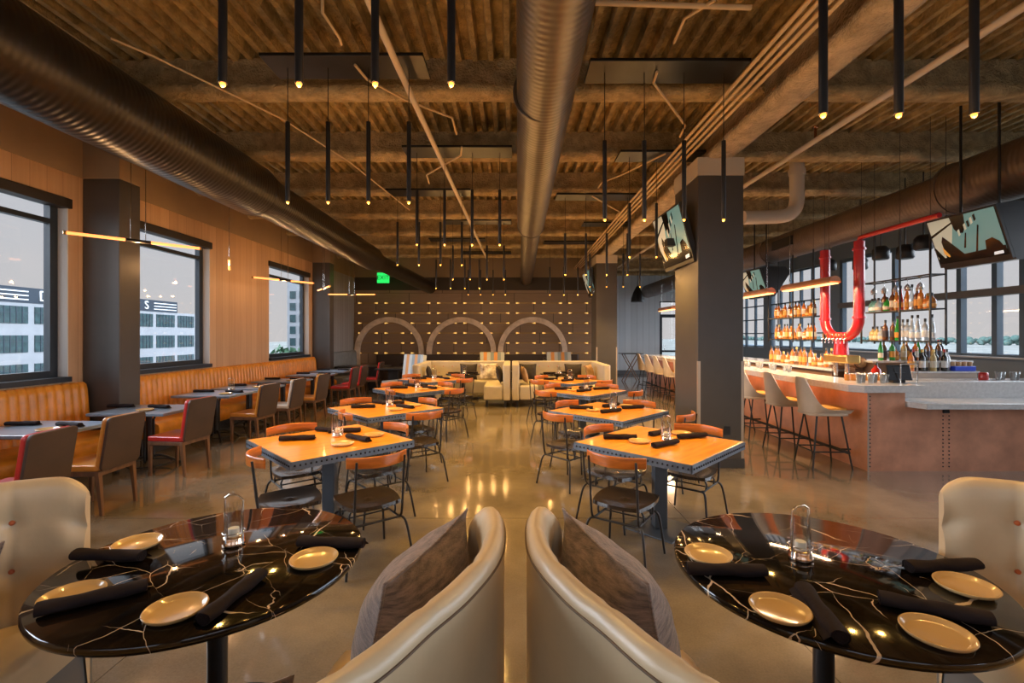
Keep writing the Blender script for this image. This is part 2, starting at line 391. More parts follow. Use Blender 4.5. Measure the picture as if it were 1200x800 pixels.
def column(x0, x1, y0, y1, zt, side=None, cap=None):
    t = root('column'); struct(t); t.location = ((x0+x1)/2, (y0+y1)/2, 0); a = (x1-x0)/2; b = (y1-y0)/2
    MB().box(-a, a, -b, b, 0, zt).build('shaft', colM, t, .006)
    MB().box(-a-.01, a+.01, -b-.01, b+.01, zt+.001, cap[1]).build('cap', cap[0], t, .004)
    return t, a, b
c, a, b = column(XL+.01, -5.07, 6.06, 6.4, 3.70, cap=(soffM, HD))
c, a, b = column(XL+.01, -5.06, 13.03, 13.33, 3.70, cap=(soffM, HD))
for (x0, x1, y0, y1) in ((2.355, 2.93, 5.94, 6.78), (2.36, 2.94, 13.13, 13.95)):
    c, a, b = column(x0, x1, y0, y1, 3.70, cap=(capM, 3.93))
    MB().box(-a-.012, a+.012, -b-.012, b+.012, 0, .12).build('plinth', M('column_plinth', (.045, .043, .042), .4), c, .004)
    for sx in (-1, 1):
        mb = MB(); xx = sx*a; mb.box(min(xx+.003*sx, xx-.03*sx), max(xx+.003*sx, xx-.03*sx), -b-.004, -b-.0005, .121, 1.35)
        mb.box(min(xx+.0005*sx, xx+.004*sx), max(xx+.0005*sx, xx+.004*sx), -b-.004, -b+.03, .121, 1.35)
        mb.build('corner_guard', M('brushed_corner_guard', (.55, .45, .36), .35, .6), c)
mb = MB().box(-.04, .04, -.008, 0, 0, .11); mb.box(-.018, .018, -.011, -.008, .065, .09); mb.box(-.018, .018, -.011, -.008, .02, .045)
o = mb.build('wall_socket', blackS, bevel=.003); o.location = (2.72, 5.939, .42); tag(o, 'black double wall socket low on the big charcoal column', 'socket')

# back wall
struct(MB().box(XL, 2.94, YB, YB+.2, 0, 3.265).build('wall_back', woodB))
struct(MB().box(XL, 2.94, YB-.02, YB+.2, 3.265, 3.715).build('wall_back_band', darkW))
struct(MB().box(XL, 2.94, YB, YB+.2, 3.715, HD+.07).build('wall_back_upper', M('khaki_upper_wall', (.27, .20, .13), .8)))
struct(MB().box(2.80, 2.94, YB+.2, YF, 0, HD+.07).build('wall_side_passage', whiteP))
inl = root('wall_back_inlays'); struct(inl); inl.location = (0, YB-.001, 0)
sl = None
for r in range(6):
    z = 2.815-.351*r
    for k in range(9):
        x0 = -5.42+.924*k
        if sl is None:
            mb = MB(); mb.box(0, .72, -.008, 0, -.014, .014, 0)
            for sx, dx in ((0, 1), (.72, -1)):
                vs = [(sx+dx*.02, -.012, .026), (sx+dx*.02, -.012, -.026), (sx+dx*.15, -.012, 0), (sx+dx*.02, -.002, .026), (sx+dx*.02, -.002, -.026), (sx+dx*.15, -.002, 0)]
                mb.add(vs, [(0, 1, 2), (3, 5, 4), (0, 3, 4, 1), (1, 4, 5, 2), (2, 5, 3, 0)], 1)
            sl = mb.build('lit_brass_slot', [slotM, glowS], inl); o = sl
        else: o = sl.copy(); C.objects.link(o)
        o.location = (x0, 0, z)
for k, cx in enumerate((-4.29, -1.77, .72)):
    mb = MB(); poly = [(-1.215, -1.1)] + [(1.215*math.cos(PI-PI*i/32), 1.215*math.sin(PI-PI*i/32)) for i in range(33)] + [(1.215, -1.1), (1.035, -1.1)] + [(1.035*math.cos(PI*i/32), 1.035*math.sin(PI*i/32)) for i in range(33)] + [(-1.035, -1.1)]
    n = len(poly)
    vs = [(x, -.14, z) for x, z in poly]+[(x, -.016, z) for x, z in poly]; h = n//2
    fs = [(i, i+1, n-2-i, n-1-i) for i in range(h-1)] + [(n+i+1, n+i, n+n-1-i, n+n-2-i) for i in range(h-1)] + [(i, (i+1) % n, n+(i+1) % n, n+i) for i in range(n)]
    mb.add(vs, fs); o = mb.build('wall_arch', archM); o.location = (cx, YB, 1.105)
    tag(o, ['tall pale wooden half-round arch on the brown wall, nearest the exit sign', 'tall pale wooden half-round arch on the brown wall, middle of three', 'tall pale wooden half-round arch on the brown wall, nearest the dark pillar'][k], 'arch')

# far right wall with the door, bar-side window wall, wall behind the camera
mb = MB(); mb.box(2.94, 6.45, YF, YF+.2, 0, HD+.07); mb.box(7.55, XR+.2, YF, YF+.2, 0, HD+.07); mb.box(6.45, 7.55, YF, YF+.2, 3.17, HD+.07)
struct(mb.build('wall_far', whiteP))
struct(MB().box(2.95, 6.44, YF-.02, YF-.001, 0, .16).build('baseboard_far', M('grey_baseboard', (.12, .13, .14), .5)))
d = root('door_1'); struct(d); d.location = (7.0, YF+.05, 0)
mb = MB()
for (x0, x1, z0, z1) in ((-.55, -.44, 0, 2.6), (.44, .55, 0, 2.6), (-.44, .44, 2.46, 2.6), (-.44, .44, 0, .25), (-.44, .44, .95, 1.03), (-.55, -.5, 2.6, 3.17), (.5, .55, 2.6, 3.17), (-.5, .5, 3.12, 3.17)): mb.box(x0, x1, -.05, .05, z0, z1)
mb.build('door_frame', frameM, d)
MB().box(-.44, .44, -.008, 0, .25, .95).build('glass_pane', pane, d); MB().box(-.44, .44, -.008, 0, 1.03, 2.46).build('glass_pane', pane, d); MB().box(-.5, .5, -.008, 0, 2.6, 3.12).build('transom_pane', pane, d)
MB().tube([(-.36, -.05, .95), (-.36, -.1, .97), (-.36, -.1, 1.25), (-.36, -.05, 1.27)], .012, 6).build('door_handle', chrome, d)
mb = MB(); mb.box(XL-.25, XR+.2, YN-.2, YN, 0, .9); mb.box(XL-.25, XR+.2, YN-.2, YN, 3.5, HD+.2)
for x0, x1 in ((XL-.25, -4.6), (-1.2, -.4), (3.0, 3.8), (7.2, XR+.2)): mb.box(x0, x1, YN-.2, YN, .9, 3.5)
struct(mb.build('wall_rear', plaster))
for i, (x0, x1) in enumerate(((-4.6, -1.2), (-.4, 3.0), (3.8, 7.2))):  # unseen windows, added so daylight brightens surfaces facing the camera
    t = root('window_%d' % (10+i)); struct(t); t.location = (0, YN-.1, 0); mb = MB()
    for x in (x0+.04, (x0*2+x1)/3, (x0+2*x1)/3, x1-.04): mb.box(x-.04, x+.04, -.04, .04, .9, 3.5)
    mb.box(x0, x1, -.04, .04, .9, .98); mb.box(x0, x1, -.04, .04, 3.42, 3.5); mb.build('mullions', frameM, t)
    MB().box(x0, x1, -.006, .006, .95, 3.45).build('glass_pane', pane, t)

mb = MB(); mb.box(XR, XR+.2, YN, YF+.2, 0, 1.25); mb.box(XR, XR+.2, YN, YF+.2, 3.75, HD+.2); mb.box(XR, XR+.2, 12.9, 13.6, 1.25, 3.75); mb.box(XR, XR+.2, 16.4, 16.8, 1.25, 3.75); mb.box(XR, XR+.2, YN, -.9, 1.25, 3.75); mb.box(XR, XR+.2, 20.2, 20.7, 1.25, 3.75)
struct(mb.build('wall_right', M('slate_blue_wall', (.16, .19, .22), .55)))
sec = [(-.9, 3.9), (3.9, 8.26), (8.26, 12.9)]
mull = [[.7, 2.3], [5.5, 6.9], [8.78, 9.48, 11.1]]
wi = 5
for s_, ms in zip(sec, mull):
    t = root('window_%d' % wi); wi += 1; struct(t); t.location = (XR, 0, 0)
    mb = MB()
    for y in [s_[0]+.04]+ms+[s_[1]-.04]: mb.box(.02, .14, y-.05, y+.05, 1.25, 3.75)
    mb.box(.03, .13, s_[0], s_[1], 1.25, 1.32); mb.box(.03, .13, s_[0], s_[1], 3.66, 3.75); mb.build('mullions', mullM, t)
    MB().box(-.05, .15, s_[0], s_[1], 2.42, 2.56).build('transom', transM, t)
    MB().box(.07, .08, s_[0], s_[1], 1.3, 3.7).build('glass_pane', pane, t)
    MB().box(-.18, .2, s_[0], s_[1], 1.251, 1.28).build('sill', M('pale_sill', (.45, .45, .45), .4), t)
for s_ in ((13.6, 16.4), (16.8, 20.2)):
    t = root('window_%d' % wi); wi += 1; struct(t); t.location = (XR, 0, 0); mb = MB(); k = 5
    for i in range(k+1): y = s_[0]+(s_[1]-s_[0])*i/k; mb.box(.04, .12, y-.03, y+.03, 1.25, 3.75)
    for z in (1.28, 1.75, 2.25, 2.75, 3.25, 3.72): mb.box(.05, .11, s_[0], s_[1], z-.02, z+.02)
    mb.build('mullions', mullM, t); MB().box(.07, .08, s_[0], s_[1], 1.3, 3.7).build('glass_pane', pane, t)

# ================================================================= OUTSIDE
struct(MB().box(-500, 1500, -200, 1800, -12.2, -12).build('ground_outside', groundM))
struct(MB().box(XR+2, XR+2.15, -3, 24, -.4, 1.26).build('parapet_outside', parM))
bd = thing('office_building', 'white office building with rows of teal windows outside the left windows', 'building', (-60, 66.5, -12))
mb = MB(); mb.box(-14, 0, -24, 22.5, 0, 17.7); mb.build('facade', bldW, bd)
for r in range(4):
    for k in range(9):
        y0 = 84.2-5.05*k-66.5
        if y0 < -23.5: continue
        zc = 16.2-3.55*r; mb = MB(); mb.box(-.05, .12, y0, y0+4.2, zc-1.05, zc+1.05, 0)
        for q in range(1, 6): mb.box(.12, .17, y0+.7*q-.05, y0+.7*q+.05, zc-1.05, zc+1.05, 1)
        mb.box(.12, .16, y0, y0+4.2, zc+.25, zc+.33, 1); mb.build('window', [bldG, bldD], bd)
mb = MB(); mb.box(-1, .1, -24, 17.5, 17.7, 19.6, 0)
for z in (18.1, 18.6, 19.1):
    mb.box(.1, .16, -22, -8.4, z-.07, z+.07, 1); mb.box(.1, .16, 12, 17.2, z-.07, z+.07, 1)
mb.build('sign_board', [bldD, bldL], bd)
def text_obj(name, s, size, mat, parent, loc, rot, ext=.01, align='CENTER'):
    cu = bpy.data.curves.new(name, 'FONT'); cu.body = s; cu.size = size; cu.extrude = ext; cu.align_x = align; cu.align_y = 'CENTER'
    tmp = bpy.data.objects.new('tmp', cu); C.objects.link(tmp); dg = bpy.context.evaluated_depsgraph_get()
    me = bpy.data.meshes.new_from_object(tmp.evaluated_get(dg)); bpy.data.objects.remove(tmp)
    me.materials.clear(); me.materials.append(mat); o = bpy.data.objects.new(name, me); C.objects.link(o)
    o.parent = parent; o.location = loc; o.rotation_euler = rot; return o
text_obj('sign_letter', 'D', 1.9, bldL, bd, (.2, 60-66.5, 18.6), (PI/2, 0, PI/2), .08)
text_obj('sign_letter', 'S', 1.9, bldL, bd, (.2, 76.8-66.5, 18.6), (PI/2, 0, PI/2), .08)
tw = thing('distant_tower', 'pale distant tower with blue windows seen through the far left window', 'building', (-46, 103, -12))
mb = MB(); mb.box(-1.9, 2.4, -3, 3, 0, 25); mb.build('tower_wall', bldW, tw)
mb = MB()
for i in range(6):
    for j in range(2): mb.box(-1.3+2*j, -.1+2*j, -3.1, -3, 9+2.5*i, 10.6+2.5*i)
mb.build('tower_windows', bldG, tw)
def tree(label, x, y, h, r):
    t = thing('leafy_tree', label, 'tree', (x, y, -12), 0, 'trees outside the left windows')
    MB().tube([(0, 0, 0), (.1, 0, h*.5), (0, .1, h*.8)], [.35, .25, .12], 8).build('trunk', barrelM, t)
    mb = MB(); rnd = random.Random(int(x*10))
    for i in range(500):
        a = rnd.random()*2*PI; u = rnd.uniform(-1, 1); q = r*(rnd.random()**.4); c = Vector((q*math.cos(a)*math.sqrt(1-u*u), q*math.sin(a)*math.sqrt(1-u*u), h-r+q*u))
        s = rnd.uniform(.2, .5); k = len(mb.v); mb.add([(-s, 0, -s), (s, 0, -s*.4), (s*.7, .1, s), (-s*.6, -.1, s*.6)], [(0, 1, 2, 3)])
        mb.xf(Matrix.Translation(c) @ Matrix.Rotation(rnd.random()*6, 4, 'Z') @ Matrix.Rotation(rnd.random()*3, 4, 'X'), k)
    for i in range(9):
        a = i*.7*PI; mb.ball((r*.45*math.cos(a), r*.45*math.sin(a), h-r+r*.35*math.sin(i*2.1)), r*.5, 0, 10, 6)
    mb.build('foliage', greenLeaf, t)
tree('round green tree outside, left of the two trees in the far left window', -24.5, 50, 12.4, 3.2)
tree('round green tree outside, right of the two trees in the far left window', -27, 60, 12.0, 3.2)
mb = MB(); rnd = random.Random(3)
for i in range(700):
    y = -60+i*2.3; mb.ball((700+rnd.uniform(-25, 25), y, -12+rnd.uniform(2, 9.5+2*math.sin(i*.05))), rnd.uniform(2.2, 4.8), 0, 8, 6, (1, 1.3, 1))
tag(mb.build('tree_line', farTree), 'teal green line of trees along the horizon beyond the bar windows', 'trees', kind='stuff')
mb = MB()
for i in range(14): y = -20+i*16; mb.box(90+10*(i % 3), 115+10*(i % 3), y, y+13, -12, -7.5+(i*7 % 3)*.8)
tag(mb.build('flat_roofed_sheds', paleRoof), 'pale flat roofed sheds far beyond the bar windows', 'sheds', kind='stuff')

# ================================================================= CEILING SERVICES
def duct(name, pts, r, mat, label, joints=()):
    t = thing(name, label, 'duct', pts[0]); b = Vector(pts[0]); P = [Vector(p)-b for p in pts]
    mb = MB(); mb.tube(P, r, 40, caps=False); mb.tube(P, [q-.01 for q in r], 40, caps=False)
    mb.build('duct_shell', mat, t)
    for j in joints:
        a, d = Vector(j[0])-b, Vector(j[2]).normalized(); MB().tube([a-d*.02, a+d*.02], j[1]+.012, 40).build('joint_ring', mat, t)
    return t
duct('ventilation_duct', [(.22, -1.9, 3.87), (.36, 9.0, 3.80), (.38, 9.35, 3.80), (.5, 16.4, 3.62)], [.255, .255, .20, .20], ductC,
     'long bronze spiral duct running down the middle of the ceiling', [((.275, 4.2, 3.845), .255, (0, 1, 0)), ((.24, 1.9, 3.86), .255, (0, 1, 0)), ((.36, 9.0, 3.8), .25, (0, 1, 0))])
duct('ventilation_duct', [(-3.71, -1.9, 3.755), (-3.71, 6.7, 3.755), (-3.70, 7.1, 3.75), (-3.62, 12.1, 3.66), (-3.58, 12.6, 3.64), (-2.83, 16.3, 3.34)], [.365, .365, .30, .30, .21, .21], ductL,
     'thick dark spiral duct above the orange bench by the left windows', [((-3.71, 3.0, 3.755), .365, (0, 1, 0)), ((-3.71, 6.7, 3.755), .355, (0, 1, 0))])
duct('ventilation_duct', [(5.8, -1.9, 3.60), (5.8, 6.1, 3.58), (5.8, 6.3, 3.56), (5.8, 20.1, 3.56)], [.33, .33, .268, .268], ductR,
     'brown spiral duct running above the bar', [((5.8, 6.1, 3.58), .33, (0, 1, 0)), ((5.8, 10.5, 3.56), .268, (0, 1, 0))])
o = MB().box(-.02, .02, -.35, .35, -.09, .09).build('duct_grille', blackM); o.location = (5.525, 9.6, 3.56); tag(o, 'black slot grille on the side of the duct above the bar', 'vent')
# conduits, pipes
def pipe(name, pts, r, mat, label, cat='pipe', seg=8, group=None):
    b = Vector(pts[0]); o = MB().tube([Vector(p)-b for p in pts], r, seg).build(name, mat); o.location = b
    tag(o, label, cat, group); return o
for k in range(4):
    pipe('conduit', [(2.08+.075*k, -1.9, 4.02), (2.08+.075*k, 9.0, 4.02), (2.16+.075*k, 16.3, 4.02)], .018, condM, 'tan electrical conduit under the ceiling, %s of four side by side left of the girder' % ORD[k], 'conduit')
pipe('sprinkler_pipe', [(-1.03, -1.9, 3.98), (-.98, 4, 3.98), (-.75, 14.5, 3.98)], .03, whitePipe, 'pale sprinkler pipe left of the middle duct, running towards the back wall')
sp_ = pipe('sprinkler_pipe', [(3.62, -1.9, 4.0), (3.62, 16, 4.0)], .032, whitePipe, 'pale sprinkler pipe above the bar side, right of the girder')
o = MB(); o.tube([(0, 0, 0), (0, 0, .12)], .016, 8); o.lathe([(.03, .12), (.035, .13), (.012, .15)], 10); o = o.build('sprinkler_head', copperM, sp_); o.location = (0, 7.5, .03)
HC = 4.1
def U(px, py, H=HC): x, y = G(px, py, H); return (x, y, H)
pipe('conduit', [U(378, 15)[:2]+(HD+.02,), U(378, 15), U(398, 45), U(400, 52)], .013, condM, 'short bent conduit above the left ceiling tray', 'conduit', 6)
pipe('conduit', [U(416, 76), U(430, 93), U(475, 117), U(530, 138), U(535, 157)], .013, condM, 'zigzag conduit crossing the sprinkler pipe between the two left trays', 'conduit', 6)
pipe('conduit', [U(541, 172), U(540, 182), U(500, 205), U(503, 215)], .013, condM, 'bent conduit behind the second left tray', 'conduit', 6)
pipe('conduit', [U(770, 84), U(766, 97), U(803, 147), U(797, 160)], .013, condM, 'bent conduit hanging between the two nearest right trays', 'conduit', 6)
pipe('conduit', [U(838, 0), U(802, 22), U(790, 50)], .013, condM, 'bent conduit above the nearest right tray', 'conduit', 6)
pipe('conduit', [U(780, 180), U(728, 205), U(705, 214), U(701, 220)], .013, condM, 'bent conduit behind the second right tray', 'conduit', 6)
pipe('conduit', [U(694, 230), U(726, 248), U(722, 253)], .013, condM, 'short bent conduit beyond the third right tray', 'conduit', 6)
pipe('conduit', [U(130, 45), U(180, 66), U(332, 140), U(410, 190), U(480, 246)], .01, condM, 'thin diagonal conduit across the left part of the ceiling', 'conduit', 6)
pipe('conduit', [U(690, 3), U(880, 9)], .02, condM, 'straight conduit running across between duct and girder, nearest the camera', 'conduit', 6)
# fat drain pipe right of the girder
o = MB(); o.tube(spline([(.0, 0, HD-3.45), (0, 0, .55), (0, 0, .25), (-.06, 0, .08), (-.25, 0, .0), (-.8, 0, -.02)], 5), .10, 16)
o.tube([(0, 0, .62), (0, 0, .70)], .115, 16); o.tube([(0, 0, .95), (0, 0, 1.0)], .125, 16); o = o.build('drain_pipe', whitePipe); o.location = (4.25, 7.0, 3.45); tag(o, 'fat pale drain pipe with an elbow below the ceiling beside the big column', 'pipe')

# ================================================================= PENDANT FIXTURES
def tray_fixture(cx, cy, side, label):
    t = thing('tray_pendant_light', label, 'pendant light', (cx, cy, HB-.035), 0, 'black ceiling trays with four tube pendants')
    MB().box(-.72, .72, -.19, .19, -.0, .03).build('canopy_tray', trayM, t, .004)
    tip = (2.90 if side < 0 else 2.76)-(HB-.035)
    for k in range(4):
        x = (-1.5+k)*.37
        p = MB().tube([(0, 0, 0), (0, 0, .73)], .02, 12).build('pendant_tube', blackM, t, loc=(x, 0, tip))
        MB().tube([(0, 0, .73), (0, 0, -tip)], .004, 5).build('suspension_wire', blackM, p)
        MB().lathe([(.003, -.020), (.010, -.015), (.013, -.006), (.012, 0)], 10).build('bulb', glow, p)
    return t
trayL = [(-.66*1.28, 2.28), (-1.5, 4.3), (-.72, 6.3), (-1.42, 8.1), (-.73, 10.2), (-1.40, 12.1), (-.75, 14.0)]
trayR = [(2.08, 2.3), (1.42, 4.38), (2.17, 6.45), (1.50, 8.35), (2.28, 10.4), (1.56, 12.45)]
trayL[0] = (-.85, 2.28)
pf = None; lights = []
for side, lst in ((-1, trayL), (1, trayR)):
    row = 'left' if side < 0 else 'right'; pf = None
    for i, (cx, cy) in enumerate(lst):
        lab = 'black tray with four glowing tube pendants, %s from the camera, %s of the duct' % (ORD[i] if i < len(lst)-1 else 'farthest', row)
        if pf is None: pf = tray_fixture(cx, cy, side, lab)
        else:
            t = copy_tree(pf); t.location = (cx, cy, HB-.035); t['label'] = lab
        tip = 2.90 if side < 0 else 2.76
        for k in range(4): lights.append((cx+(-1.5+k)*.37, cy, tip-.05, i))
# two-armed glowing tube pendants above the bench tables
def stick():
    t = root('tube_chandelier')
    MB().tube([(-.12, 0, 0), (.12, 0, 0)], .02, 10).build('hub', blackM, t)
    for sx in (-1, 1):
        a = MB().tube([(sx*.12, 0, 0), (sx*.62, 0, 0)], .017, 10).build('light_tube', stickG, t)
        MB().tube([(sx*.62, 0, 0), (sx*.645, 0, 0)], .021, 10).build('end_cap', brassM, a)
        MB().tube([(sx*.07, 0, .02), (sx*.07, 0, 1.72)], .004, 5).build('cable', chrome, t)
    return t
SP = Proto(stick)
sticks = [(-4.42, 5.55, 48), (-4.43, 7.35, 121), (-4.6, 9.5, 55), (-4.45, 11.1, -56), (-4.35, 12.75, 2)]
slab = ['nearest the camera, beside the first charcoal pillar', 'second from the camera, seen end on', 'third from the camera', 'fourth from the camera', 'farthest from the camera']
for (x, y, a), lb in zip(sticks, slab): SP('two-armed glowing tube pendant over the bench tables, '+lb, 'pendant light', (x, y, 2.79), R(a), 'glowing tube pendants')
# small dome pendant by the far wall
t = thing('dome_pendant', 'small dark dome pendant in front of the far white wall', 'pendant light', (4.95, 18.5, 3.0)); MB().lathe([(.26, 0), (.25, .12), (.17, .38), (.05, .6), (.03, .62)], 20).build('shade', blackM, t); MB().tube([(0, 0, .6), (0, 0, 1.5)], .012, 6).build('cord', blackM, t)
# bar lamps
def barlamp():
    t = root('linear_bar_lamp')
    mb = MB(); mb.grid(lambda u, v: (.075*math.cos(PI*(v*1.16-.08)), -.58+1.16*u, .02+.075*math.sin(PI*(v*1.16-.08))), 1, 14); mb.prism([(.075*math.cos(PI*i/14), .02+.075*math.sin(PI*i/14)) for i in range(15)], -.58, -.575, 0, Matrix.Rotation(PI/2, 4, 'X') @ Matrix.Diagonal((1, 1, -1, 1)))
    mb.prism([(.075*math.cos(PI*i/14), .02+.075*math.sin(PI*i/14)) for i in range(15)], .575, .58, 0, Matrix.Rotation(PI/2, 4, 'X') @ Matrix.Diagonal((1, 1, -1, 1)))
    mb.build('shade', copperP, t); MB().box(-.055, .055, -.56, .56, -.012, .004).build('light_strip', stripG, t)
    for y in (-.45, .45): MB().tube([(0, y, .09), (0, y, 2.13)], .003, 5).build('cable', chrome, t)
    return t
BL = Proto(barlamp)
for i, y in enumerate((6.85, 8.4, 9.95, 11.5, 13.1)): BL('copper linear lamp hanging over the bar counter, %s from the front' % ORD[i], 'pendant light', (4.32, y, 2.38), 0, 'copper lamps over the bar')

# exit sign
t = thing('exit_sign', 'green lit exit sign hanging by the dark duct end', 'sign', (-4.28, 15.6, 3.42))
MB().box(-.2, .2, -.02, .02, 0, .34).build('sign_box', signG, t, .006); text_obj('sign_text', 'EXIT', .2, signD, t, (0, -.023, .17), (PI/2, 0, 0), .003)
MB().tube([(0, 0, .34), (0, 0, .72)], .012, 6).build('stem', whitePipe, t)

# ================================================================= SQUARE TABLES
def square_table():
    t = root('square_dining_table'); s = .528
    MB().box(-s+.012, s-.012, -s+.012, s-.012, .705, .75).build('wood_top', topM, t, .004)
    mb = MB()
    for k in range(4):
        n = len(mb.v); mb.box(-s, s, -s, -s+.012, .685, .748, 0)
        for i in range(26): mb.ball((-s+.03+i*(2*s-.06)/25, -s-.001, .717), .009, 1, 6, 4)
        mb.xf(Matrix.Rotation(k*PI/2, 4, 'Z'), n)
    mb.box(-s+.02, s-.02, -s+.02, s-.02, .69, .704, 0)
    mb.build('riveted_edge', [steel, rivM], t)
    p = MB().box(-.055, .055, -.055, .055, .012, .69).build('pedestal', M('blue_grey_steel', (.07, .085, .105), .4, .3), t, .008); p.rotation_euler = (0, 0, R(45))
    MB().box(-.23, .23, -.23, .23, 0, .012).build('base_plate', MATS['blue_grey_steel'], t, .003)
    return t
ST = Proto(square_table)
TL = [(-1.615, 4.17), (-1.62, 6.02), (-1.69, 8.20), (-1.69, 9.98)]
TR = [(1.285, 4.09), (1.19, 5.80), (1.19, 7.90), (1.13, 9.69)]

def metal_chair():
    t = root('metal_dining_chair')
    def seat(u, v):
        x = (u-.5)*2; y = (v-.5)*2; q = max(abs(x), abs(y)); r = math.hypot(x, y) or 1; k = q/r
        e = .80; sx = x*(1-e+e*k)*1.13 if q > 0 else 0; sy = y*(1-e+e*k)*1.13
        return (x*(1-.13*y*y)*.215*(1+.05*y), y*(1-.13*x*x)*.215, .455-.012*math.cos(min(1, r)*PI/2)*1.2+.004*x*x)
    mb = MB(); mb.grid(seat, 14, 14); mb.grid(lambda u, v: tuple(Vector(seat(u, v))*1.0+Vector((0, 0, -.028))), 14, 14)
    def rim(u, v):
        k = u*4; s = int(k) % 4; f = k-int(k) if u < 1 else 0
        a, b = [(f, 0), (1, f), (1-f, 1), (0, 1-f)][s]; p = seat(a, b); return (p[0], p[1], p[2]-.028*v)
    mb.grid(rim, 56, 1, sm=False, cu=True); mb.build('seat', seatWood, t)
    f = MB(); f.tube([(-.17, -.19, .33), (-.17, .15, .33), (-.15, .17, .33), (.15, .17, .33), (.17, .15, .33), (.17, -.19, .33)], .009, 6)
    f.tube([(-.17, -.19, .33), (.17, -.19, .33)], .009, 6); f.tube([(-.17, 0, .33), (.17, 0, .33)], .006, 6)
    for sx in (-1, 1):
        for y in (-.10, .10): f.tube(spline([(sx*.17, y, .33), (sx*.175, y, .38), (sx*.15, y, .42), (sx*.12, y, .427)], 3), .008, 6)
    f.build('base_frame', blackM, t)
    for sx in (-1, 1):
        MB().tube(spline([(sx*.17, -.12, .33), (sx*.175, -.19, .335), (sx*.178, -.215, .40), (sx*.178, -.235, .60), (sx*.178, -.26, .80)], 4), .009, 7).build('back_post', blackM, t)
        MB().tube(spline([(sx*.16, -.19, .33), (sx*.19, -.20, .325), (sx*.215, -.22, .26), (sx*.25, -.26, .006)], 4), .0095, 7).build('leg', blackM, t)
        MB().tube(spline([(sx*.15, .17, .33), (sx*.18, .18, .325), (sx*.20, .195, .26), (sx*.225, .23, .006)], 4), .0095, 7).build('leg', blackM, t)
    def bk(u, v):
        a = 2*PI*v; x = (u-.5)*2; th = .009*(1-.3*abs(x)**6); hh = .042*(1-.1*x*x)
        c, s = math.cos(a), math.sin(a); c = math.copysign(abs(c)**.5, c); s = math.copysign(abs(s)**.5, s)
        return (x*.225, -.285+.10*x*x+th*c+(.765-.76)*0, .785+hh*s)
    mb = MB(); mb.grid(bk, 16, 12, cv=True)
    for k in (0, 1): mb.add([bk(k, j/12) for j in range(12)], [tuple(range(12))])
    mb.build('backrest', backWood, t)
    return t
MC = Proto(metal_chair)
def lantern():
    t = root('candle_lantern')
    MB().lathe([(.043, 0), (.046, .004), (.046, .018), (.043, .022), (.043, .036), (.040, .042), (.033, .044)], 24).build('base', M('copper_chrome', (.78, .55, .40), .14, 1.), t)
    mb = MB()
    for sx in (-1, 1): mb.tube([(sx*.046, 0, .01), (sx*.046, 0, .1), (sx*.046, 0, .205)], .0036, 6)
    mb.tube([(-.046, 0, .205), (-.02, 0, .222), (.02, 0, .222), (.046, 0, .205)], .0036, 6); mb.tube([(0, -.044, .02), (0, -.044, .15)], .0024, 5); mb.tube([(0, .044, .02), (0, .044, .15)], .0024, 5)
    mb.tube([(.044*math.cos(2*PI*i/20), .044*math.sin(2*PI*i/20), .06) for i in range(20)], .0026, 5, closed=True); mb.build('wire_frame', chrome, t)
    MB().lathe([(.034, .0442), (.0345, .05), (.0345, .178)], 24, cap=False).build('glass_cylinder', thinglass, t)
    MB().lathe([(.022, .0442), (.022, .072), (.02, .076)], 16).build('candle', candleM, t)
    return t
LN = Proto(lantern)
def napkin():
    t = MB(); L = .29
    def f(u, v):
        a = 2*PI*v; x = (u-.5)*L; r = .0245*(1+.05*math.sin(9*u)+.07*math.sin(a*2+9*u)+.05*math.sin(a*3-14*u)); return (x, r*1.12*math.cos(a), .024+r*.86*math.sin(a))
    t.grid(f, 18, 14, cv=True)
    for s in (0, 1):                                    # rolled ends: a spiral of cloth set back from the rim
        c = f(s, 0)[0]+(.004 if s == 0 else -.004); t.add([(c, q[1]*.95, .024+(q[2]-.024)*.95) for q in (f(s, j/14) for j in range(14))], [tuple(range(14))])
        sp = [((c+(-.004 if s == 0 else .004)), (.023-.018*k/22)*math.cos(k*.75), .024+(.020-.016*k/22)*math.sin(k*.75)) for k in range(23)]
        t.tube(sp, .0014, 5)
    t.grid(lambda u, v: ((u-.5)*L*.98+.01*v, .026+.016*v, .022-.018*v+.002*math.sin(20*u)), 12, 3)   # loose flap
    t.grid(lambda u, v: ((u-.5)*L*.98+.01*v, .026+.016*v, .019-.018*v+.002*math.sin(20*u)), 12, 3)
    return t.build('rolled_napkin', napkinM)
NP = Proto(napkin)
def plate():
    return MB().lathe([(1e-5, .006), (.070, .006), (.078, .009), (.088, .018), (.0925, .0205), (.0945, .018), (.089, .008), (.072, .0), (.06, 0), (1e-5, 0)], 40).build('bread_plate', plateM)
PL = Proto(plate)

